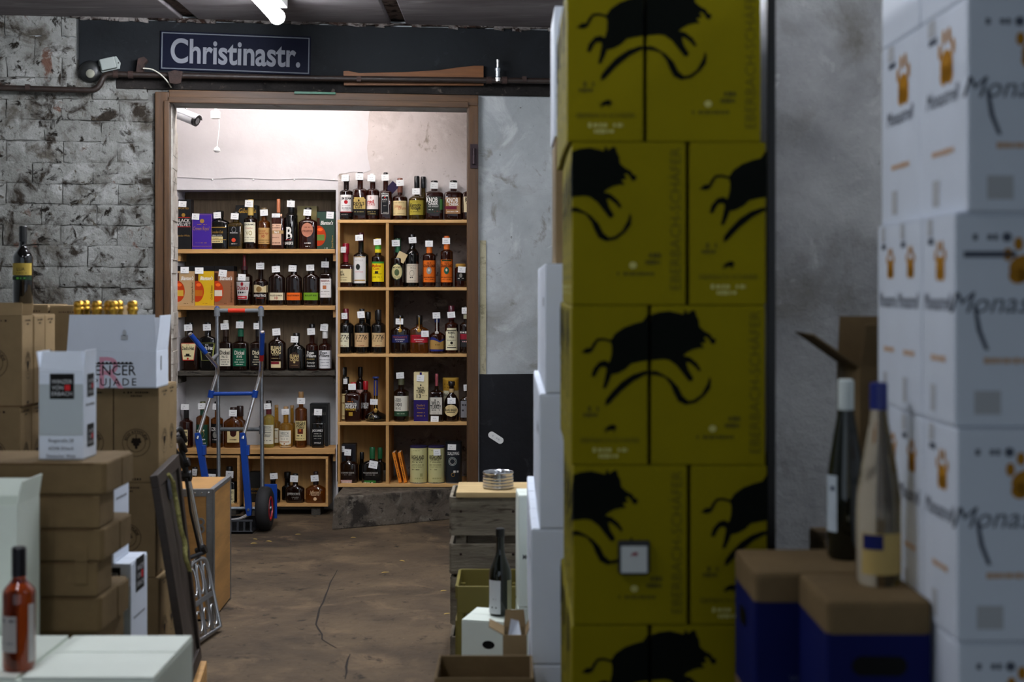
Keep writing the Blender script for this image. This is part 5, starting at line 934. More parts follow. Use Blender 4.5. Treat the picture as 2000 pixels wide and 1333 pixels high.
# ================================================================ dark framed board
bt = [Vector((X_(365, 4.65), 4.65, .030)), Vector((X_(387, 5.1), 5.1, .030))]
t = thing('framed_board', 'dark brown framed board leaning against the kraft cartons', 'board', (0, 0, 0))
b0, b1 = at(366, 1343, 4.65), at(387, 1288, 5.1); t0, t1 = at(299, 930, 4.65), at(342, 888, 5.1)
nb = (b1-b0).cross(t0-b0).normalized(); nb = nb if nb.x > 0 else -nb
bl = lambda u, v, d: b0*(1-u)*(1-v)+b1*u*(1-v)+t1*u*v+t0*(1-u)*v+nb*d
DB = pm('dark_brown_frame', '2a1f17', .5, var=.2, scale=6, stretch=(2, 2, 12))
Acc().prism([(.03, .03), (.97, .03), (.97, .97), (.03, .97)], bl, -.008, .004).obj('panel', pm('blackboard_brown', '30261e', .6, var=.2, scale=5), t)
for pts in ([(0, 0), (1, 0), (1, .06), (0, .06)], [(0, .94), (1, .94), (1, 1), (0, 1)], [(0, .06), (.09, .06), (.09, .94), (0, .94)], [(.91, .06), (1, .06), (1, .94), (.91, .94)]):
    Acc().prism(pts, bl, -.012, .014).obj('frame_rail', DB, t, bevel=.003)
Acc().prism([(.42, .84), (.7, .84), (.7, .94), (.42, .94)], bl, .005, .007).obj('paper_note', ink('3c3c42'), t)
a = Acc(); pts = [bl(.35, .965, .02), bl(.42, .93, .024), bl(.52, .86, .016), bl(.54, .78, .018), bl(.58, .68, .016), bl(.66, .60, .02), bl(.62, .54, .016), bl(.72, .46, .02)]
a.tube(fillet(pts, .03), .006, 7); a.tube([p_+Vector((.006, .004, -.004)) for p_ in fillet(pts, .02)][4:], .004, 6)
a.obj('hanging_rope', pm('pale_rope', 'a09a5e', .9, var=.3, scale=60, bump=.5), t)
st = thing('timber_block', 'light timber offcut under the leaning dark board', 'timber', (0, 0, 0))
c0, c1 = Vector((b0.x-.06, b0.y-.02, 0)), Vector((b1.x-.06, b1.y+.03, 0)); zt_ = min(b0.z, b1.z)-.014
a = Acc(); dx = Vector((.085, 0, 0))
q = [c0, c0+dx, c1+dx, c1]; a.add([(*v.xy, 0) for v in q]+[(*v.xy, zt_) for v in q], [(3,2,1,0), (4,5,6,7), (0,1,5,4), (1,2,6,5), (2,3,7,6), (3,0,4,7)])
a.obj('block', PINE, st, bevel=.004)
# ================================================================ cartons
def carton(label, x0, x1, y0, y1, z0, z1, mat, group=None, name='wine_carton', rz=None, lid=True, bev=.004, cat='carton'):
    W, D, H = x1-x0, y1-y0, z1-z0
    t = thing(name, label, cat, ((x0+x1)/2, (y0+y1)/2, z0), random.uniform(-.006, .006) if rz is None else rz, group)
    t['whd'] = (W, D, H)
    Acc().box((-W/2, -D/2, .0005), (W/2, D/2, H-.003)).obj('carton_body', mat, t, bevel=bev)
    if lid:
        for s in (-1, 1):
            lo, hi = ((-W/2+.002, -D/2+.001 if s < 0 else .0015, H-.003), (W/2-.002, -.0015 if s < 0 else D/2-.001, H-.0002))
            Acc().box(lo, hi).obj('top_flap', mat, t)
    return t
def open_carton(label, x0, x1, y0, y1, z0, z1, mat, matin, flaps, group=None, name='open_carton', rz=0, th=.004):
    """flaps: {side: (length, outward angle in degrees from upright)}"""
    W, D, H = x1-x0, y1-y0, z1-z0
    t = thing(name, label, 'carton', ((x0+x1)/2, (y0+y1)/2, z0), rz, group); t['whd'] = (W, D, H)
    Acc().box((-W/2, -D/2, 0), (W/2, D/2, th)).obj('bottom', matin, t)
    for lo, hi in (((-W/2, -D/2, th), (W/2, -D/2+th, H)), ((-W/2, D/2-th, th), (W/2, D/2, H)), ((-W/2, -D/2+th, th), (-W/2+th, D/2-th, H)), ((W/2-th, -D/2+th, th), (W/2, D/2-th, H))):
        Acc().box(lo, hi).obj('side_panel', mat, t, bevel=.001)
    for s, (ln, ang) in flaps.items():
        c, si = math.cos(R(ang)), math.sin(R(ang)); th2 = th*.7
        ax = {'front': ((0, -1), (-W/2+.002, W/2-.002), -D/2+th/2), 'back': ((0, 1), (-W/2+.002, W/2-.002), D/2-th/2), 'left': ((-1, 0), (-D/2+.002, D/2-.002), -W/2+th/2), 'right': ((1, 0), (-D/2+.002, D/2-.002), W/2-th/2)}[s]
        (dx, dy), (a0, a1), base = ax
        def fp(u, v, d):
            out = si*v+c*d*(1)          # outward offset
            z = H+c*v-si*d
            return (base+dx*out, u, z) if dx else (u, base+dy*out, z)
        Acc().prism([(a0, 0), (a1, 0), (a1-.006, ln), (a0+.006, ln)], fp, -th2/2, th2/2).obj('flap', mat, t)
    return t
def eco(t, fc, cx=None, cz=None, rad=.048, sq=1):
    W, D, H = t['whd']; base = face(fc, W, D, .0010); FW = W if fc in ('front', 'back') else D
    cx = FW/2 if cx is None else cx; cz = H*.42 if cz is None else cz; a = Acc()
    fn = lambda u, v: base(cx+(u-cx)*sq, v)
    ring(a, fn, cx, cz, rad*.985, rad*1.02, 36); ring(a, fn, cx, cz, rad*.66, rad*.69, 30)
    put_arc(a, fn, 'ECO ATTITUDE', cx, cz, rad*.71, rad*.20, 'b')
    for dx, dz, r in ((0, .22, .13), (-.2, .22, .13), (.2, .22, .13), (-.1, .02, .13), (.1, .02, .13), (-.26, .06, .12), (.26, .06, .12), (0, -.18, .13), (-.14, -.14, .1), (.14, -.14, .1), (0, -.36, .11)):
        disc(a, fn, cx+dx*rad, cz+dz*rad, r*rad, None, 10)
    rect(a, fn, cx-.03*rad, cz+.3*rad, cx+.03*rad, cz+.6*rad)
    rnd = random.Random(int(cz*1000)); 
    marks(a, fn, cx-rad*.95, cx+rad*.95, H-.018, .007, rnd); marks(a, fn, cx-rad*.4, cx+rad*.4, H-.030, .006, rnd); marks(a, fn, cx-rad*.35, cx+rad*.35, .012, .010, rnd)
    a.obj('carton_print', ink('22180e'), t)
# ---- pallets under the stacks
def pallet(label, x0, x1, y0, y1, h=.14):
    t = thing('wooden_pallet', label, 'pallet', ((x0+x1)/2, (y0+y1)/2, 0)); W, D = (x1-x0)/2, (y1-y0)/2
    n = max(3, int((x1-x0)/.13)); bw = 2*W/n
    for k in range(n): Acc().box((-W+k*bw+.008, -D, h-.022), (-W+(k+1)*bw-.008, D, h)).obj('deck_board', GREYW, t)
    for q in (-1, 0, 1): Acc().box((-W, q*(D-.05)-.045, 0), (W, q*(D-.05)+.045, h-.022)).obj('runner', GREYW, t)
pallet('pallet under the kraft cartons beside the leaning board', -1.63, -1.19, 4.94, 5.40)
pallet('pallet under the kraft cartons at the left edge', -1.95, -1.66, 4.88, 5.28)
pallet('pallet under the yellow cartons', .12, .56, 2.93, 3.70, .13)
pallet('pallet under the white cartons behind the yellow ones', .05, .40, 3.75, 4.83)
pallet('lower pallet under the white cartons at the right edge', .69, 1.15, 2.28, 2.86, .115)
# ---- kraft cartons with the round print, right of the white box
lay = [(.14, .475), (.475, .81), (.81, 1.145)]
wl = ('on the pallet', 'in the second layer', 'under the white open box')
for i, (z0, z1) in enumerate(lay):
    sh = (0, -.012, 0)[i]
    c = carton('kraft carton with round grape print %s, right column' % wl[i], X_(222, 5.0)+sh-(.04 if i < 2 else 0), X_(310, 5.0)+sh, 5.0, 5.16, z0, z1, KRAFT, 'kraft cartons beside the board'); eco(c, 'front'); eco(c, 'right', sq=.9, rad=.044)
    c = carton('kraft carton with round grape print %s, left column' % wl[i], X_(222, 5.0)-.165+sh-(.04 if i < 2 else 0), X_(222, 5.0)-.003+sh-(.04 if i < 2 else 0), 5.0, 5.16, z0, z1, KRAFT, 'kraft cartons beside the board'); eco(c, 'front')
    c = carton('kraft carton in the rear row %s' % wl[i], X_(222, 5.0)-.1, X_(310, 5.0)-.015+sh, 5.165, 5.33, z0, z1, KRAFT, 'kraft cartons beside the board'); eco(c, 'right', sq=.9, rad=.044)
# white open box with gold-foil bottles
px0, px1 = X_(129, 4.96), X_(305, 4.96)
t = open_carton('white open box with black and pink lettering full of gold-topped bottles', px0, px1, 4.96, 5.135, 1.145, 1.274, WHITEC, pm('grey_inside', 'a9adb2', .8), {'front': (.128, -5), 'right': (.125, 6), 'back': (.12, 20), 'left': (.12, -14)}, name='open_wine_box')
W, D, H = t['whd']; fn = face('front', W, D, .0012)
a = Acc(); put(a, fn, 'R', W-.155, .058, .118, .09); a.obj('carton_print', ink('dfa0b4'), t)
a = Acc(); fnb = face('front', W, D, .0018); U = lambda px: X_(px, 4.96)-px0; V = lambda py: Z_(py, 4.96)-1.145
put(a, fnb, 'SPENCER', U(213), V(723), .037, .188, ''); put(a, fnb, 'LA PUJADE', U(205), V(746), .027, .225, 'w')
rect(a, fnb, U(168), V(712), U(260), V(709.5))
for k in range(12): rect(a, fnb, U(168+k*7.7), V(709.5), U(172.5+k*7.7), V(707.5))
a.obj('carton_print', BLK, t)
a = Acc(); rect(a, fn, U(243)-.012, V(655), U(243)+.012, V(664)); disc(a, fn, U(243), V(651), .007, .012, 10); a.obj('carton_print', ink('b4b8bc'), t)
a = Acc(); fr_ = face('right', W, D, .001); rect(a, fr_, .06, .06, .075, .11); a.obj('carton_print', ink('8a8c90'), t)
foil = pm('gold_foil', 'c79a3c', .28, 1, var=.25, scale=60, bump=.3)
spots = [(154, 5.005, 'leftmost'), (189, 5.005, 'second from left'), (221, 5.005, 'third'), (259, 5.005, 'rightmost'), (166, 5.09, 'rear left'), (213, 5.09, 'rear middle'), (231, 5.09, 'rear right')]
first = None
for px, y, nm in spots:
    lb = 'gold-foiled bottle neck in the white open box, %s' % nm
    if first is None:
        b_ = thing('sparkling_bottle', lb, 'bottle', (X_(px, y), y, 1.1495), 0, 'gold-topped bottles in the white box')
        Acc().lathe([(.030, 0), (.036, .006), (.036, .15), (.030, .19), (.018, .235), (.0145, .25)], 18).obj('glass_body', GLASS['gn'], b_, smooth=50)
        Acc().lathe([(.016, .235), (.0165, .262), (.0195, .266), (.0195, .274), (.0165, .278), (.0185, .286), (.0165, .296), (.010, .300)], 16).obj('foil_cap', foil, b_, smooth=50); first = b_
    else:
        b_ = first.copy(); COL.objects.link(b_); b_.location = (X_(px, y), y, 1.1495); b_['label'] = lb
        for ch in first.children: c_ = ch.copy(); COL.objects.link(c_); c_.parent = b_
# kraft stack at the left edge
for i in range(4):
    z0, z1 = .14+i*.315, .14+(i+1)*.315
    for k in range(3):
        nm = ('front', 'middle', 'rear')[k]; ly = ('bottom', 'second', 'third', 'top')[i]; sh = (.0, -.004, -.006, .004)[i]
        if i == 3 and k == 0:
            c = open_carton('kraft carton with opened flaps at the left edge, front of the top layer', X_(43, 4.9)-.2, X_(43, 4.9), 4.9, 5.013, z0, z1, KRAFT, KRAFTIN, {'front': (.05, -30), 'left': (.09, -10), 'back': (.05, 40)})
        else: c = carton('kraft carton at the left edge, %s of the %s layer' % (nm, ly), X_(43, 4.9)-.2+sh, X_(43, 4.9)+sh, 4.9+k*.115, 4.9+k*.115+.113, z0, z1, KRAFT, 'kraft cartons at the left edge')
        eco(c, 'right', sq=.62, rad=.046, cz=.14)
        if k == 0: eco(c, 'front', rad=.05, cz=.15)
# kraft stacks by the wall with a wine bottle on top
for cidx, (p0_, p1_, dz) in enumerate(((18, 94, .004), (97, 216, 0))):
    for i in range(4):
        z0, z1 = i*.356, (i+1)*.356+(dz if i == 3 else 0)
        c = carton('plain kraft carton by the brick wall, %s %s' % (('bottom', 'second', 'third', 'top')[i], ('left', 'right')[cidx]), X_(p0_, 5.6), X_(p1_, 5.6), 5.6, 5.85, z0, z1, KRAFT, 'kraft cartons by the brick wall')
        if i == 3:
            W, D, H = c['whd']; a = Acc(); marks(a, face('front', W, D), W*.15, W*.8, H-.025, .008, random.Random(4)); a.obj('carton_print', ink('5a4630'), c)
def wine_bottle(label, x, y, z, h, w, glass, capc, labels, cap_len=.22, shoulder=.60, name='wine_bottle', flute=False, neck=.0145, group=None):
    t = thing(name, label, 'bottle', (x, y, z), 0, group); r = w/2
    zs, zn = (h*.42, h*.86) if flute else (h*shoulder, h*.76)
    prof = [(r*.86, 0), (r, .008), (r, zs)]
    for k in range(1, 9):
        u = k/8; f = .5*(1+math.cos(math.pi*u)) if not flute else (1-u)**1.25*(1+.55*u)
        prof.append((neck+(r-neck)*f, zs+(zn-zs)*u))
    prof += [(neck*.97, h*.93), (neck*.97, h-.002)]
    Acc().lathe(prof, 28).obj('glass_body', glass, t, smooth=55)
    Acc().lathe([(neck*1.10, h*(1-cap_len)), (neck*1.10, h-.003), (neck*.9, h)], 18).obj('capsule', capc, t, smooth=40)
    for i, (z0, z1, a0, a1, c, texts) in enumerate(labels):
        n = 14; vs = []
        for zz_ in (z0, z1):
            for k in range(n+1):
                an = R(a0+(a1-a0)*k/n); vs.append(((r+.0006)*math.sin(an), -(r+.0006)*math.cos(an), zz_))
        lo = Acc().add(vs, [(k, k+1, n+2+k, n+1+k) for k in range(n)]).obj('label', ink(c), t, smooth=60)
        by = {}
        for tx in texts: by.setdefault(tx[4], []).append(tx)
        for cc, rows in by.items():
            a = Acc(); fn = lambda u, v: ((r+.0016)*math.sin(u/r), -(r+.0016)*math.cos(u/r), v)
            for s, u, v, hh, _, mw in rows:
                if s == '~': marks(a, fn, u-mw/2, u+mw/2, v, hh, random.Random(5))
                elif s == '[]': rect(a, fn, u-mw/2, v-hh/2, u+mw/2, v+hh/2)
                else: put(a, fn, s, u, v, hh, mw)
            a.obj('lettering', ink(cc), lo)
    return t
wine_bottle('dark wine bottle with gold label standing on the kraft cartons by the wall', X_(45, 5.7), 5.7, 1.428, .315, .078, GLASS['bk'], pm('black_capsule', '111111', .4), [(.117, .165, -75, 75, 'a08a3c', [('LUA', .004, .142, .014, '2a2410', .03), ('~', .006, .126, .004, '5a4c1c', .04)]), (.098, .113, -75, 75, '18301c', [('~', .012, .105, .005, '58a040', .02), ('[]', -.008, .105, .008, '5aa83c', .010)])], cap_len=.20)
# ---- corrugated kraft trays
zz_ = [.575, .67, .764, .853, .942, 1.03]; xr = X_(197, 3.8)
nm = ('fifth, at the bottom', 'fourth', 'third, with a taped tab', 'second', 'first, on top')
carton('plain kraft carton under the trays', xr-.44, xr-.02, 3.82, 4.10, 0, .575, KRAFT2)
for i in range(5):
    odd = i % 2 == 0; dp = .29 if odd else .14; e = (0, -.004, .006, .002, .012)[i]
    t = thing('kraft_tray', 'corrugated kraft tray in the front stack, %s' % nm[i], 'tray', (xr-.22, 3.80, zz_[i]), 0, 'stack of corrugated kraft trays'); h = zz_[i+1]-zz_[i]-.0015
    if odd:
        prof = [(-.22, 0), (.22+e-.010, 0), (.22+e, .012), (.22+e, dp-.05), (.22+e-.008, dp), (-.22, dp)]
        Acc().prism(prof, lambda u, v, z: (u, v, z), 0, h).obj('tray_wall', KRAFT2, t, bevel=.007)
        Acc().box((.22+e-.002, dp*.55, .004), (.22+e+.0025, dp-.02, h-.004)).obj('side_tab', KRAFT2, t, bevel=.002)
    else:
        Acc().box((-.22, 0, 0), (.215+e, dp, h)).obj('tray_wall', KRAFT2, t, bevel=.005)
        Acc().box((-.2, dp, 0), (.15, .28, h)).obj('inner_wall', KRAFTIN, t)
    if i in (1, 2): Acc().box((.15, -.003, 0 if i == 2 else .035), (.185, .001, h if i == 1 else h-.045)).obj('tab', KRAFT2, t, bevel=.0015)
    Acc().box((-.22, -.0012, h-.004), (.20, .0, h-.001)).obj('edge_fold', KRAFTIN, t)
# ---- white cartons with black logo
GB = ink('b3bcc0')
def winzer(label, x0, x1, y0, y1, z0, z1, opened):
    if opened: t = open_carton(label, x0, x1, y0, y1, z0, z1, WHITEC, pm('grey_inside', 'a9adb2', .8), {'front': (.050, -6), 'right': (.052, 4), 'back': (.045, 20), 'left': (.05, 12)}, name='open_wine_box', th=.003)
    else: t = carton(label, x0, x1, y0, y1, z0, z1, WHITEC, 'white cartons with black logo')
    W, D, H = t['whd']
    for fc, FW in (('front', W), ('right', D)):
        f0 = face(fc, W, D, .0008); f1 = face(fc, W, D, .0014); f2 = face(fc, W, D, .002)
        if fc == 'front': a = Acc(); rect(a, f0, .001, H*.27, FW-.001, H*.84); a.obj('grey_panel', GB, t)
        s = .066 if fc == 'front' else FW*.5; cx = FW*.52; cz = H-.012-s/2 if fc == 'front' else H-.045
        boxes = [(cx, cz, s)] + ([(FW*.52, H*.25, .06)] if fc == 'right' else [])
        a = Acc(); b2 = Acc(); r2 = Acc()
        for bx, bz, ss in boxes:
            rect(a, f1, bx-ss/2, bz-ss*.52, bx+ss/2, bz+ss*.52)
            for k, tx in enumerate(('WINZER', 'VON', 'ERBACH')):
                put(b2, f2, tx, bx if k != 1 else bx-ss*.18, bz+ss*(.20-.25*k), ss*.17, ss*.86 if k != 1 else ss*.46)
            rect(r2, f2, bx+ss*.12, bz-ss*.17, bx+ss*.34, bz+ss*.06)
            a.obj('logo_panel', BLK, t); a = Acc()
        b2.obj('lettering', ink('c4c6c8'), t); r2.obj('logo_mark', ink('c8282c'), t)
        if fc == 'front':
            a = Acc()
            for k, tx in enumerate(('Ringstraße 28', '65346 Erbach', 'Deutscher Wein')): put(a, f2, tx, FW*.5, H*.215-k*.021, .009, FW*.65)
            a.obj('lettering', ink('33353a'), t)
        else:
            a = Acc(); marks(a, f2, FW*.1, FW*.8, H*.60, .006, random.Random(2)); a.obj('lettering', ink('44464a'), t)
    return t
xw0, xw1 = X_(76, 3.86), X_(163, 3.86)
winzer('open white carton with black square logo standing on the kraft trays', xw0, xw1, 3.86, 3.98, 1.03, 1.274, True)
carton('kraft carton under the white logo cartons behind the trays', -1.30, -1.11, 4.14, 4.36, 0, .28, KRAFT)
winzer('white logo carton behind the trays, lower of two', -1.245, -1.112, 4.15, 4.34, .28, .69, False)
winzer('white logo carton behind the trays, upper of two', -1.30, -1.163, 4.15, 4.32, .69, 1.0, False)
# ---- white boxes at the lower left with the rose bottle
carton('white carton under the flat white box', -1.55, -.81, 3.14, 3.50, 0, .30, WHITEG)
t = carton('flat white box with hand hole at the bottom left, carrying the rosé bottle', -1.56, X_(301, 3.13), 3.13, 3.51, .30, .634, WHITEG, name='flat_box', rz=0, lid=False)
W, D, H = t['whd']
for x0, x1, y0, y1 in ((-W/2+.002, .080, -D/2+.002, D/2-.002), (.092, W/2-.002, .032, D/2-.002), (.092, W/2-.002, -D/2+.002, .026)):
    Acc().box((x0, y0, H-.003), (x1, y1, H+.005)).obj('top_flap', WHITEG, t, bevel=.0015)
a = Acc(); f0 = face('right', W, D, .0015); a.poly([(.20+.022*math.cos(k*math.pi/12), H-.10+.030*math.sin(k*math.pi/12)) for k in range(24)], f0); a.obj('hand_hole', ink('0c0c0c'), t)
wine_bottle('rosé bottle with dark capsule standing on the flat white box', X_(37, 3.2), 3.2, .6395, .275, .072, GLASS['ro'], pm('dark_capsule', '15131a', .35), [(.045, .125, -70, 10, 'b9b4b0', [('~', -.012, .115, .007, '5a5558', .03), ('~', -.012, .065, .005, '8a8588', .03)]), (.02, .15, 52, 80, 'c9c6c4', [])], cap_len=.24, shoulder=.62)
carton('white carton below the open white box at the left edge', -1.75, -1.235, 3.53, 3.70, 0, .5, WHITEG)
open_carton('tall white box with raised flaps at the left edge', -1.75, X_(33, 3.53), 3.53, 3.70, .5, .955, WHITEG, pm('grey_inside', 'a9adb2', .8), {'right': (.06, 10), 'back': (.05, 30), 'left': (.05, 20)})
# ================================================================ right of the aisle
def slat_crate(label, slats, y0, y1, x0, x1):
    z0, z1 = slats[-1][1], slats[0][0]
    t = thing('slatted_crate', label, 'crate', ((x0+x1)/2, (y0+y1)/2, z0), 0, 'weathered slatted crates'); W, D = (x1-x0)/2, (y1-y0)/2
    for za, zb in slats:
        for s in (-1, 1):
            Acc().box((-W, s*D-.007, zb-z0), (W, s*D+.007, za-z0)).obj('slat', GREYW, t, bevel=.004)
            Acc().box((s*W-.007 if s < 0 else W-.007, -D+.008, zb-z0), (s*W+.007, D-.008, za-z0)).obj('end_slat', GREYW, t, bevel=.004)
            if s < 0:
                for q in (.04, .25, .43): Acc().lathe([(.006, 0), (.004, .003)], 8, lambda a_, b_, z, q=q, h=(za+zb)/2-z0+.02: (-W+q+a_, -D-.007-z, h+b_)).obj('nail', RUST, t)
    for sx in (-1, 1):
        for sy in (-1, 1): Acc().box((sx*(W-.04)-.02, sy*(D-.03)-.02, 0), (sx*(W-.04)+.02, sy*(D-.03)+.02, z1-z0)).obj('corner_post', GREYW, t)
    Acc().box((-W+.01, -D+.01, .002), (W-.01, D-.01, .014)).obj('floor_board', GREYW, t)
    return t
slat_crate('weathered grey slatted crate, upper one under the pale plank', [(.655, .500), (.467, .345)], 5.71, 6.05, -.245, .26)
slat_crate('weathered grey slatted crate standing on the floor', [(.333, .142), (.095, .0)], 5.71, 6.05, -.242, .262)
t = thing('plank', 'pale plank lying across the top of the slatted crate', 'plank', (0, 0, .6555)); Acc().box((X_(891, 5.70), 5.68, 0), (.24, 5.98, .022)).obj('board', pm('pale_plank', 'b39a6c', .6, var=.12, scale=4, stretch=(1, 8, 8)), t, bevel=.003)
t = thing('steel_bowl', 'ribbed stainless steel ashtray bowl on the pale plank', 'bowl', (X_(973, 5.8), 5.80, .678)); r = .0625
pr = [(r*.94, 0)]
for k in range(4): pr += [(r*1.0, .004+k*.013), (r*1.0, .012+k*.013), (r*.965, .0135+k*.013)]
pr += [(r*.99, .064), (r*.95, .066), (r*.90, .060), (r*.86, .012), (0.001, .010)]
Acc().lathe(pr, 36).obj('bowl_body', pm('stainless', 'b4b6ba', .22, 1), t, smooth=35)
Acc().lathe([(r*1.0, .060), (r*1.02, .064), (r*.99, .068), (r*.95, .066)], 36, close=False).obj('rim', MATS['stainless'], t, smooth=40)
# white hand-hole box, dark bottle, olive crate
t = carton('small white box with hand hole carrying the dark bottle', -.155, .025, 4.93, 5.13, 0, .339, WHITEG, name='hand_hole_box', rz=R(-14))
W, D, H = t['whd']; a = Acc(); f0 = face('front', W, D, .0015); a.poly([(.098+.022*math.cos(k*math.pi/12), H-.082+.014*math.sin(k*math.pi/12)) for k in range(24)], f0); a.obj('hand_hole', ink('0c0c0c'), t)
a = Acc(); marks(a, face('front', W, D, .0015), .01, .03, H-.13, .03, random.Random(8)); a.obj('carton_print', ink('55585a'), t)
wine_bottle('dark wine bottle with white labels on the small white box', X_(977, 5.03), 5.03, .341, .305, .080, GLASS['gn'], pm('black_capsule', '111111', .4), [(.008, .125, -70, 2, 'cfd2d4', [('~', -.022, .03, .006, '44464a', .02), ('~', -.02, .06, .004, '77797c', .012)]), (.008, .125, 38, 75, 'a9a68a', [])], cap_len=.10, shoulder=.45)
t = thing('olive_crate', 'olive yellow plastic bottle crate behind the small white box', 'crate', (-.09, 5.45, 0)); OL = pm('olive_plastic', '6e6428', .5); W, D, H = .115, .16, .385
for s in (-1, 1):
    Acc().box((-W, s*D-.006, H-.10), (W, s*D+.006, H)).obj('wall_panel', OL, t, bevel=.003); Acc().box((-W, s*D-.006, 0), (W, s*D+.006, .12)).obj('wall_panel', OL, t, bevel=.003)
    Acc().box((s*W-.006, -D+.006, H-.05), (s*W+.006, D-.006, H)).obj('rim_panel', OL, t, bevel=.003); Acc().box((s*W-.006, -D+.006, 0), (s*W+.006, D-.006, H-.13)).obj('side_panel', OL, t, bevel=.003)
    for q in (-1, 1): Acc().box((s*(W-.012)-.012, q*(D-.012)-.016, .1), (s*(W-.012)+.012, q*(D-.012)+.016, H-.05)).obj('corner_post', OL, t, bevel=.003)
Acc().box((-W+.01, -D+.01, .01), (W-.01, D-.01, .025)).obj('floor_panel', OL, t)
# tall white box and small open kraft boxes in front
for i, (z0, z1, nm) in enumerate(((0, .40, 'lower'), (.40, .783, 'upper'))):
    c = carton('narrow white carton beside the dark bottle, %s of two' % nm, X_(1010, 4.88), .19, 4.88, 5.05, z0, z1, WHITEG, rz=R(3)); W, D, H = c['whd']
    a = Acc(); put(a, face('front', W, D, .001), 'MO ART', .045, H*.45, .016, .06, 'b'); a.obj('carton_print', ink('4a4c4e'), c)
t = open_carton('small open kraft box with a white bag corner inside', X_(982, 4.3), .045, 4.3, 4.42, 0, .445, KRAFT, KRAFTIN, {'back': (.05, 12), 'right': (.05, 25), 'left': (.05, 62)})
a = Acc(); a.add([(-.025, -.04, .41), (.02, -.045, .43), (.022, .02, .42), (-.02, .025, .41), (-.012, -.02, .485), (.012, .0, .475)], [(0,1,5,4), (1,2,5), (2,3,4,5), (3,0,4), (0,3,2,1)]); p_ = a.obj('white_bag', WHITEC, None); p_.location = t.location; tag(p_, 'crumpled white paper bag corner sticking out of the small kraft box', 'bag')
open_carton('wide open kraft box at the bottom edge beside the white cartons', X_(848, 3.5), X_(1042, 3.5), 3.5, 3.72, 0, .535, KRAFT2, KRAFTIN, {'front': (.07, 172), 'back': (.05, 174), 'right': (.06, 172), 'left': (.06, 172)}, th=.006)
# white cartons behind the yellow stack
zl = [.14, .50, .859, 1.2165, 1.561]; xl = [.055, .050, .072, .088]; lw = ('bottom', 'second', 'third', 'top')
for i in range(4):
    for k in range(3):
        c = carton('bluish white carton behind the yellow stack, %s layer, %s' % (lw[i], ('front', 'middle', 'rear')[k]), xl[i], xl[i]+.24, 3.76+k*.35, 3.76+k*.35+.345, zl[i], zl[i+1], WHITEC, 'white cartons behind the yellow stack')
        if k == 0:
            W, D, H = c['whd']; a = Acc(); f0 = face('left', W, D, .001); marks(a, f0, .05, .25, H*.7, .03, random.Random(i)); a.obj('carton_print', ink('8a9098'), c)
carton('kraft carton on the white cartons behind the yellow stack', .116, .36, 3.80, 4.1, 1.561, 1.90, KRAFT)
carton('white carton topmost behind the yellow stack', .112, .36, 3.80, 4.1, 1.90, 2.25, WHITEC)  # added; its white stands in for light on the yellow stack's side
# ---- yellow cartons with the leaping boar
BOAR = [(490,322),(520,280),(580,240),(650,215),(710,200),(740,160),(800,140),(870,132),(930,145),(965,155),(978,120),(995,150),(1030,125),(1045,130),(1055,165),(1070,190),(1075,235),(1110,265),(1150,285),(1165,310),(1185,315),(1190,335),(1170,352),(1155,345),(1140,318),(1120,300),(1105,310),(1125,335),(1085,345),(1110,375),(1075,375),(1030,385),(990,405),(965,425),(1010,435),(1060,475),(1088,520),(1072,530),(1045,500),(1005,470),(985,470),(1000,520),(1035,575),(1020,595),(1000,590),(960,540),(920,490),(870,455),(830,448),(760,455),(690,465),(630,478),(590,515),(540,540),(495,550),(475,600),(455,640),(432,640),(445,590),(460,520),(455,500),(420,500),(400,525),(380,565),(355,560),(370,510),(410,465),(450,455),(480,470),(495,420),(498,370),(490,338),(440,325),(400,330),(380,365),(360,400),(330,412),(285,405),(320,375),(350,375),(370,340),(395,312),(440,308)]
RIB = [(450,755),(455,715),(490,670),(560,600),(640,550),(720,525),(780,525),(830,550),(880,580),(930,630),(960,690),(1000,722),(1040,715),(1090,680),(1130,610),(1145,560),(1155,590),(1150,640),(1110,690),(1050,735),(980,748),(930,725),(900,670),(880,620),(840,570),(790,555),(730,550),(650,590),(560,660),(480,740)]
def clip(poly, x, keep_left):
    out = []; n = len(poly)
    for i in range(n):
        a, b = poly[i], poly[(i+1) % n]; ina, inb = ((a[0] <= x) == keep_left), ((b[0] <= x) == keep_left)
        if ina: out.append(a)
        if ina != inb: s = (x-a[0])/(b[0]-a[0]); out.append((x, a[1]+s*(b[1]-a[1])))
    return out
KZ = .335/1060
INKD = pm('boar_ink', '101310', .85, spec=.04); INKO = ink('4f4a0c'); INKW = ink('b9b36a')
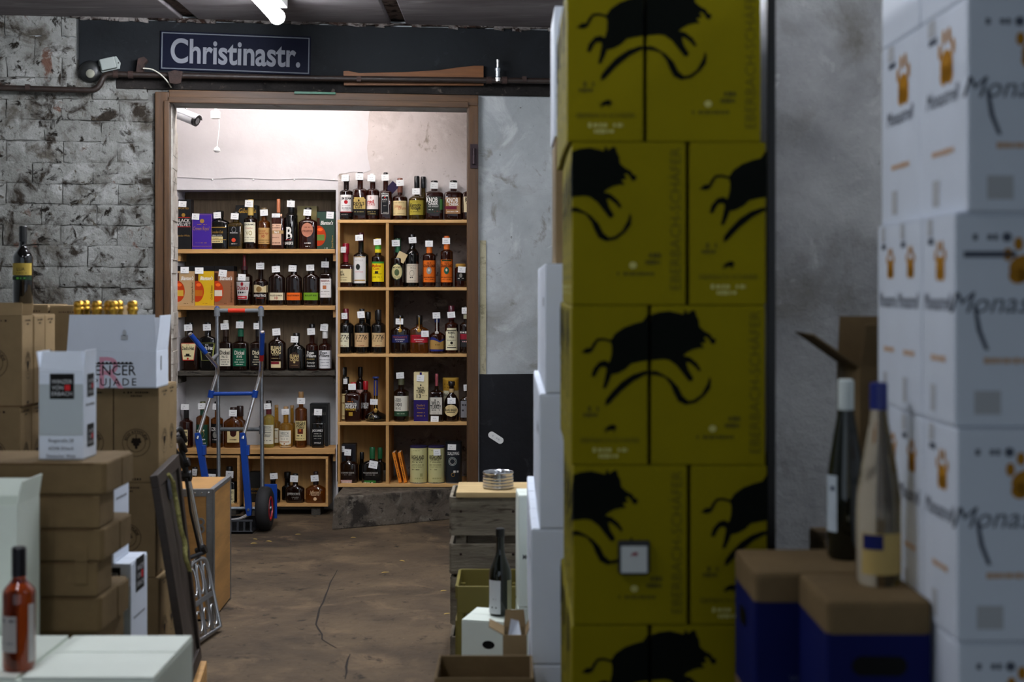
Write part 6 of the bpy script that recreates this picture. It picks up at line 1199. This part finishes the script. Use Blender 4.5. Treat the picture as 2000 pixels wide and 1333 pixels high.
def boar_print(t, fc, long_side):
    W, D, H = t['whd']; f0 = face(fc, W, D, .0009); FW = W if fc in ('front', 'back') else D; rnd = random.Random(9)
    if long_side: fn = lambda x, y: f0((x-748)*KZ*(FW/.246), H-(y-95)*KZ)
    else: fn = lambda x, y: f0(FW-(744-x)*KZ*(FW/.166), H-(y-95)*KZ)
    a = Acc()
    for P_ in (BOAR, RIB): a.poly(clip(P_, 746, not long_side), fn)
    if not long_side:
        a.poly([(485+(x-740)*.11, 900+(y-330)*.11) for x, y in BOAR], fn)
    a.obj('boar_print', INKD, t)
    a = Acc(); ff = lambda u, v: fn(u, -v)
    if long_side:
        put(a, ff, 'EBERBACH-SCHÄFER', 1452, -598, 76, 930, 'l', math.pi/2)
        marks(a, ff, 1030, 1310, -960, 26, rnd, .3); marks(a, ff, 1245, 1355, -840, 40, rnd, .2); marks(a, ff, 1250, 1350, -885, 30, rnd, .2)
    else:
        put(a, ff, 'EBERBACH-SCHÄFER', 487, -980, 32, 420); marks(a, ff, 295, 405, -775, 40, rnd, .2); marks(a, ff, 300, 400, -815, 30, rnd, .2)
    a.obj('lettering', INKO, t)
    a = Acc()
    if long_side: disc(a, ff, 1165, -905, 26, 22)
    else: marks(a, ff, 365, 605, -1045, 34, rnd, .4); marks(a, ff, 405, 545, -1085, 30, rnd, .4)
    a.obj('light_print', INKW, t)
YW, XW0 = 2.95, X_(1117, 2.95)
zy = [.13, .4645, .797, 1.129, 1.461, 1.80, 2.135]; LN, SH = .244, .166
lw = ('bottom', 'fifth', 'fourth', 'third', 'second', 'top')
for i in range(6):
    z0, z1 = zy[i], zy[i+1]; typeP = i in (5, 3, 1); sx = (0, 0, .003, -.001, 0, -.010)[i]; lean = (0, -.002, -.001, .001, .002, -.001)[i]
    widths = (SH, LN) if typeP else (LN, SH); x = XW0+sx
    for c_, wd in enumerate(widths):
        dp = LN if wd == SH else SH
        side = ('left', 'right')[c_]
        c = carton('yellow boar carton, %s row, %s one at the front' % (lw[i], side), x, x+wd-.008, YW, YW+dp-.002, z0, z1, YELLOW, 'yellow boar cartons', rz=lean, bev=.003)
        boar_print(c, 'front', wd == LN); boar_print(c, 'left', wd != LN)
        if c_ == 0:
            y = YW+dp
            for k in range(2 if dp == LN else 3):
                c2 = carton('yellow boar carton, %s row, %s behind the left front one' % (lw[i], ('first', 'second', 'third')[k]), x+.002*k, x+wd-.008, y, y+dp-.002, z0, z1, YELLOW, 'yellow boar cartons', rz=0, bev=.003); boar_print(c2, 'left', wd != LN); y += dp
        x += wd
dk = thing('dark_board', 'tall thin black board standing right behind the yellow cartons', 'board', (XW0+.418, 3.28, 0)); Acc().box((0, -.26, 0), (.018, .26, 2.2)).obj('sheet', BLACKP, dk, bevel=.002)  # black sheet put in as the shade of the gap beside the stack
# black framed label hanging on the fourth row
p_ = at(1238, 1089, YW-.004); t = thing('hanging_label', 'small black rounded frame with white label on a yellow carton', 'label', p_)
rr = [(-.033, .035), (.033, .035), (.033, -.030), (.026, -.037), (-.026, -.037), (-.033, -.030)]
Acc().prism(rr, lambda u, v, d: (u, d, v), -.006, .002).obj('frame', BLACKP, t, bevel=.003)
Acc().box((-.027, -.0075, -.031), (.027, -.005, .024)).obj('white_card', ink('c6cbc8'), t)
a = Acc(); a.poly([((x-740)*.00002, -(y-330)*.00002+.008) for x, y in BOAR], lambda u, v: (u, -.0083, v)); a.obj('red_emblem', ink('8c2030'), t)
# ================================================================ right edge: white cartons with the paw
OCH = ink('b07a1c'); GRP = ink('b9bcc0'); DKP = ink('565c6a'); SAND = ink('c9a88c')
def paw(a, fn, cx, cz, s):
    disc(a, fn, cx, cz-.28*s, .36*s, .30*s, 14); disc(a, fn, cx-.17*s, cz-.44*s, .20*s, .18*s, 10); disc(a, fn, cx+.17*s, cz-.44*s, .20*s, .18*s, 10)
    for dx, dz in ((-.38, .02), (-.15, .25), (.15, .25), (.38, .02)): disc(a, fn, cx+dx*s, cz+dz*s, .10*s, .15*s, 10)
def paw_print(t, fc, variant):
    W, D, H = t['whd']; FW = W if fc == 'front' else D; fn = face(fc, W, D, .001)
    cxp = FW*.60 if fc == 'left' else min(FW*.5, .115)
    a = Acc(); paw(a, fn, cxp, H*.80, .075 if fc == 'front' else FW*.36); a.obj('paw_print', OCH, t)
    a = Acc(); x0 = .0 if fc == 'front' else .012
    put(a, fn, 'Monastrell', x0+(.10 if fc == 'front' else (FW-.02)/2), H*.585, .036 if fc == 'front' else .030, .24 if fc == 'front' else FW-.03, 'i')
    if fc == 'front':
        fs = lambda u, v: fn(u, v); a.poly([(.030, H*.57), (.036, H*.57), (.044, H*.45), (.056, H*.36), (.049, H*.36), (.036, H*.45)], fs)
        if variant: rect(a, fn, .015, H*.79, .10, H*.82)
        marks(a, fn, .03, .07, H*.885, .012, random.Random(3), .3); disc(a, fn, .085, H*.885, .008, None, 12)
    else: rect(a, fn, FW*.22, H*.86, FW*.40, H*.89)
    a.obj('lettering', DKP, t)
    a = Acc(); marks(a, fn, FW*.25 if fc == 'left' else .036, FW*.75 if fc == 'left' else .15, H*.31, .011, random.Random(2), .15); a.obj('sand_print', SAND, t)
    a = Acc()
    if fc == 'front': rect(a, fn, .032, H*.06, .075, H*.17)
    else:
        rect(a, fn, FW*.30, H*.05, FW*.45, H*.18); a.obj('tape_patch', GRP, t); a = Acc(); rect(a, fn, FW*.2, H*.9, FW*.36, H*.985)
    a.obj('tape_patch', GRP, t)
YP = 2.30; zp = [.231, .578, .925, 1.272, 1.620, 1.968, 2.315]; xp = [.721, .721, .718, .716, .733, .733]
t = thing('wooden_pallet', 'upper pallet under the white cartons at the right edge', 'pallet', (.92, 2.57, .115))
for k in range(4): Acc().box((-.22+k*.11, -.28, .094), (-.12+k*.11, .28, .115)).obj('deck_board', GREYW, t)
for q in (-.24, 0, .24): Acc().box((-.22, q-.04, 0), (.21, q+.04, .094)).obj('runner', GREYW, t)
lw = ('bottom', 'fifth', 'fourth', 'third', 'second', 'top')
for i in range(6):
    deps = [.265, .265] if i >= 4 else ([.19, .165, .165] if i != 2 else [.19, .165, .14])
    y = YP+(0, 0, -.002, 0, -.006, -.006)[i]
    for k, dp in enumerate(deps):
        c = carton('white paw-print carton at the right edge, %s row, %s' % (lw[i], ('front', 'second back', 'third back')[k]), xp[i]+(.004, 0, .008)[k]*(k > 0), xp[i]+.26, y, y+dp-.004, zp[i], zp[i+1], WHITEC, 'white paw-print cartons', bev=.005)
        if i in (2, 3, 4): paw_print(c, 'left', 0)
        if k == 0 and i >= 1: paw_print(c, 'front', i == 3)
        y += dp
# ---- navy and kraft boxes
def navy(label, x0, x1, y0, y1, z0, z1, front, side):
    t = thing('navy_box', label, 'carton', ((x0+x1)/2, (y0+y1)/2, z0), 0, 'navy and kraft boxes'); W, D, H = x1-x0, y1-y0, z1-z0; t['whd'] = (W, D, H)
    Acc().box((-W/2, -D/2, 0), (W/2, D/2, H*.84)).obj('navy_body', BLUEC, t, bevel=.006)
    Acc().box((-W/2-.001, -D/2-.001, H*.80), (W/2+.001, D/2+.001, H)).obj('kraft_lid', KRAFT2, t, bevel=.010)
    Acc().box((-W/2-.0008, -D/2-.0008, 0), (W/2+.0008, D/2+.0008, H*.22)).obj('kraft_base', KRAFT2, t, bevel=.004)
    def hole(fc, cx):
        a = Acc(); f0 = face(fc, W, D, .0022); r = .017; hw = .030 if fc == 'front' else .018; cz = H*.655
        a.poly([(cx+hw*math.copysign(1, math.cos(q))+r*math.cos(q), cz+r*math.sin(q)) for q in [2*math.pi*k/24+.01 for k in range(24)]], f0); a.obj('hand_hole', ink('010102'), t)
    if front: hole('front', W*.5)
    if side: hole('left', D*.45)
    a = Acc(); f0 = face('front', W, D, .0022)
    put(a, f0, 'W' if side else 'MATHE', W*(.30 if side else .42), H*.38, .014, .08, 'w'); a.obj('lettering', ink('4a5070'), t)
zb = [0, .3217, .6434, .965]
for i in range(3):
    nm = ('bottom', 'middle', 'top')[i]
    navy('navy box with kraft lid and hand hole, %s of the nearer stack' % nm, X_(1615, 2.42), X_(1820, 2.42), 2.42, 2.655, zb[i], zb[i+1], True, False)
    navy('navy box with kraft lid, %s of the farther stack' % nm, X_(1475, 2.66), .700, 2.665, 2.90, zb[i], zb[i+1], False, True)
    carton('kraft carton behind the navy boxes, %s' % nm, .66, .90, 2.91, 3.16, zb[i], zb[i+1], KRAFT2)
wine_bottle('tall dark flute bottle with white capsule on the farther navy box', X_(1652, 2.80), 2.80, .9655, .352, .074, GLASS['gn'], pm('white_capsule', 'c9d2cf', .35), [(.055, .165, -85, -40, 'b9c4cc', [('~', -.03, .14, .01, '2a3050', .02)])], cap_len=.175, flute=True)
wine_bottle('clear flute bottle with blue capsule on the nearer navy box', X_(1716, 2.56), 2.56, .9655, .362, .080, GLASS['cl'], pm('navy_capsule', '18246c', .35), [(.022, .095, -60, 60, 'b39a5e', [('[]', -.020, .080, .026, '151c58', .036)])], cap_len=.135, flute=True)
open_carton('open kraft carton with raised flaps behind the bottles at the right', .712, .90, 2.915, 3.12, .966, 1.335, KRAFT2, KRAFTIN, {'left': (.115, 55), 'front': (.09, 15), 'back': (.10, 5)})
# ================================================================ fallen leaves
LV = [(247, 147), (605, 107), (362, 165), (1470, 328), (1330, 425), (1815, 577), (1845, 768), (1065, 133), (238, 182)]
lm = Acc().add([(-.5, 0, .0), (-.2, .16, .12), (.2, .14, .1), (.5, 0, .02), (.2, -.14, .06), (-.2, -.16, .08), (-.2, 0, .02), (.2, 0, .02)], [(0, 6, 1), (6, 7, 2, 1), (7, 3, 2), (0, 5, 6), (6, 5, 4, 7), (7, 4, 3)]).mesh('leaf')
lm.materials.append(pm('dry_leaf', 'b0954e', .7, var=.3, scale=3))
LN_ = ('beside the black tyre', 'near the kerb corner', 'just right of the tyre', 'farther of two at the right of the floor', 'in the middle right of the floor', 'pale one before the slatted crate', 'greenish one touching the slatted crate', 'tiny one before the concrete kerb', 'brown one before the tyre')
for (x, y), ln in zip(LV, LN_):
    gx, gy = ground(440+x*.2348, 1020+y*.2348); s = random.uniform(.03, .045)
    o = link('fallen_leaf', lm, None, None, (gx, gy, .001), (0, 0, random.uniform(-1, 1))); o.scale = (s, s, s*.8)
    tag(o, 'small dry leaf on the floor, '+ln, 'leaf', 'dry leaves on the floor')
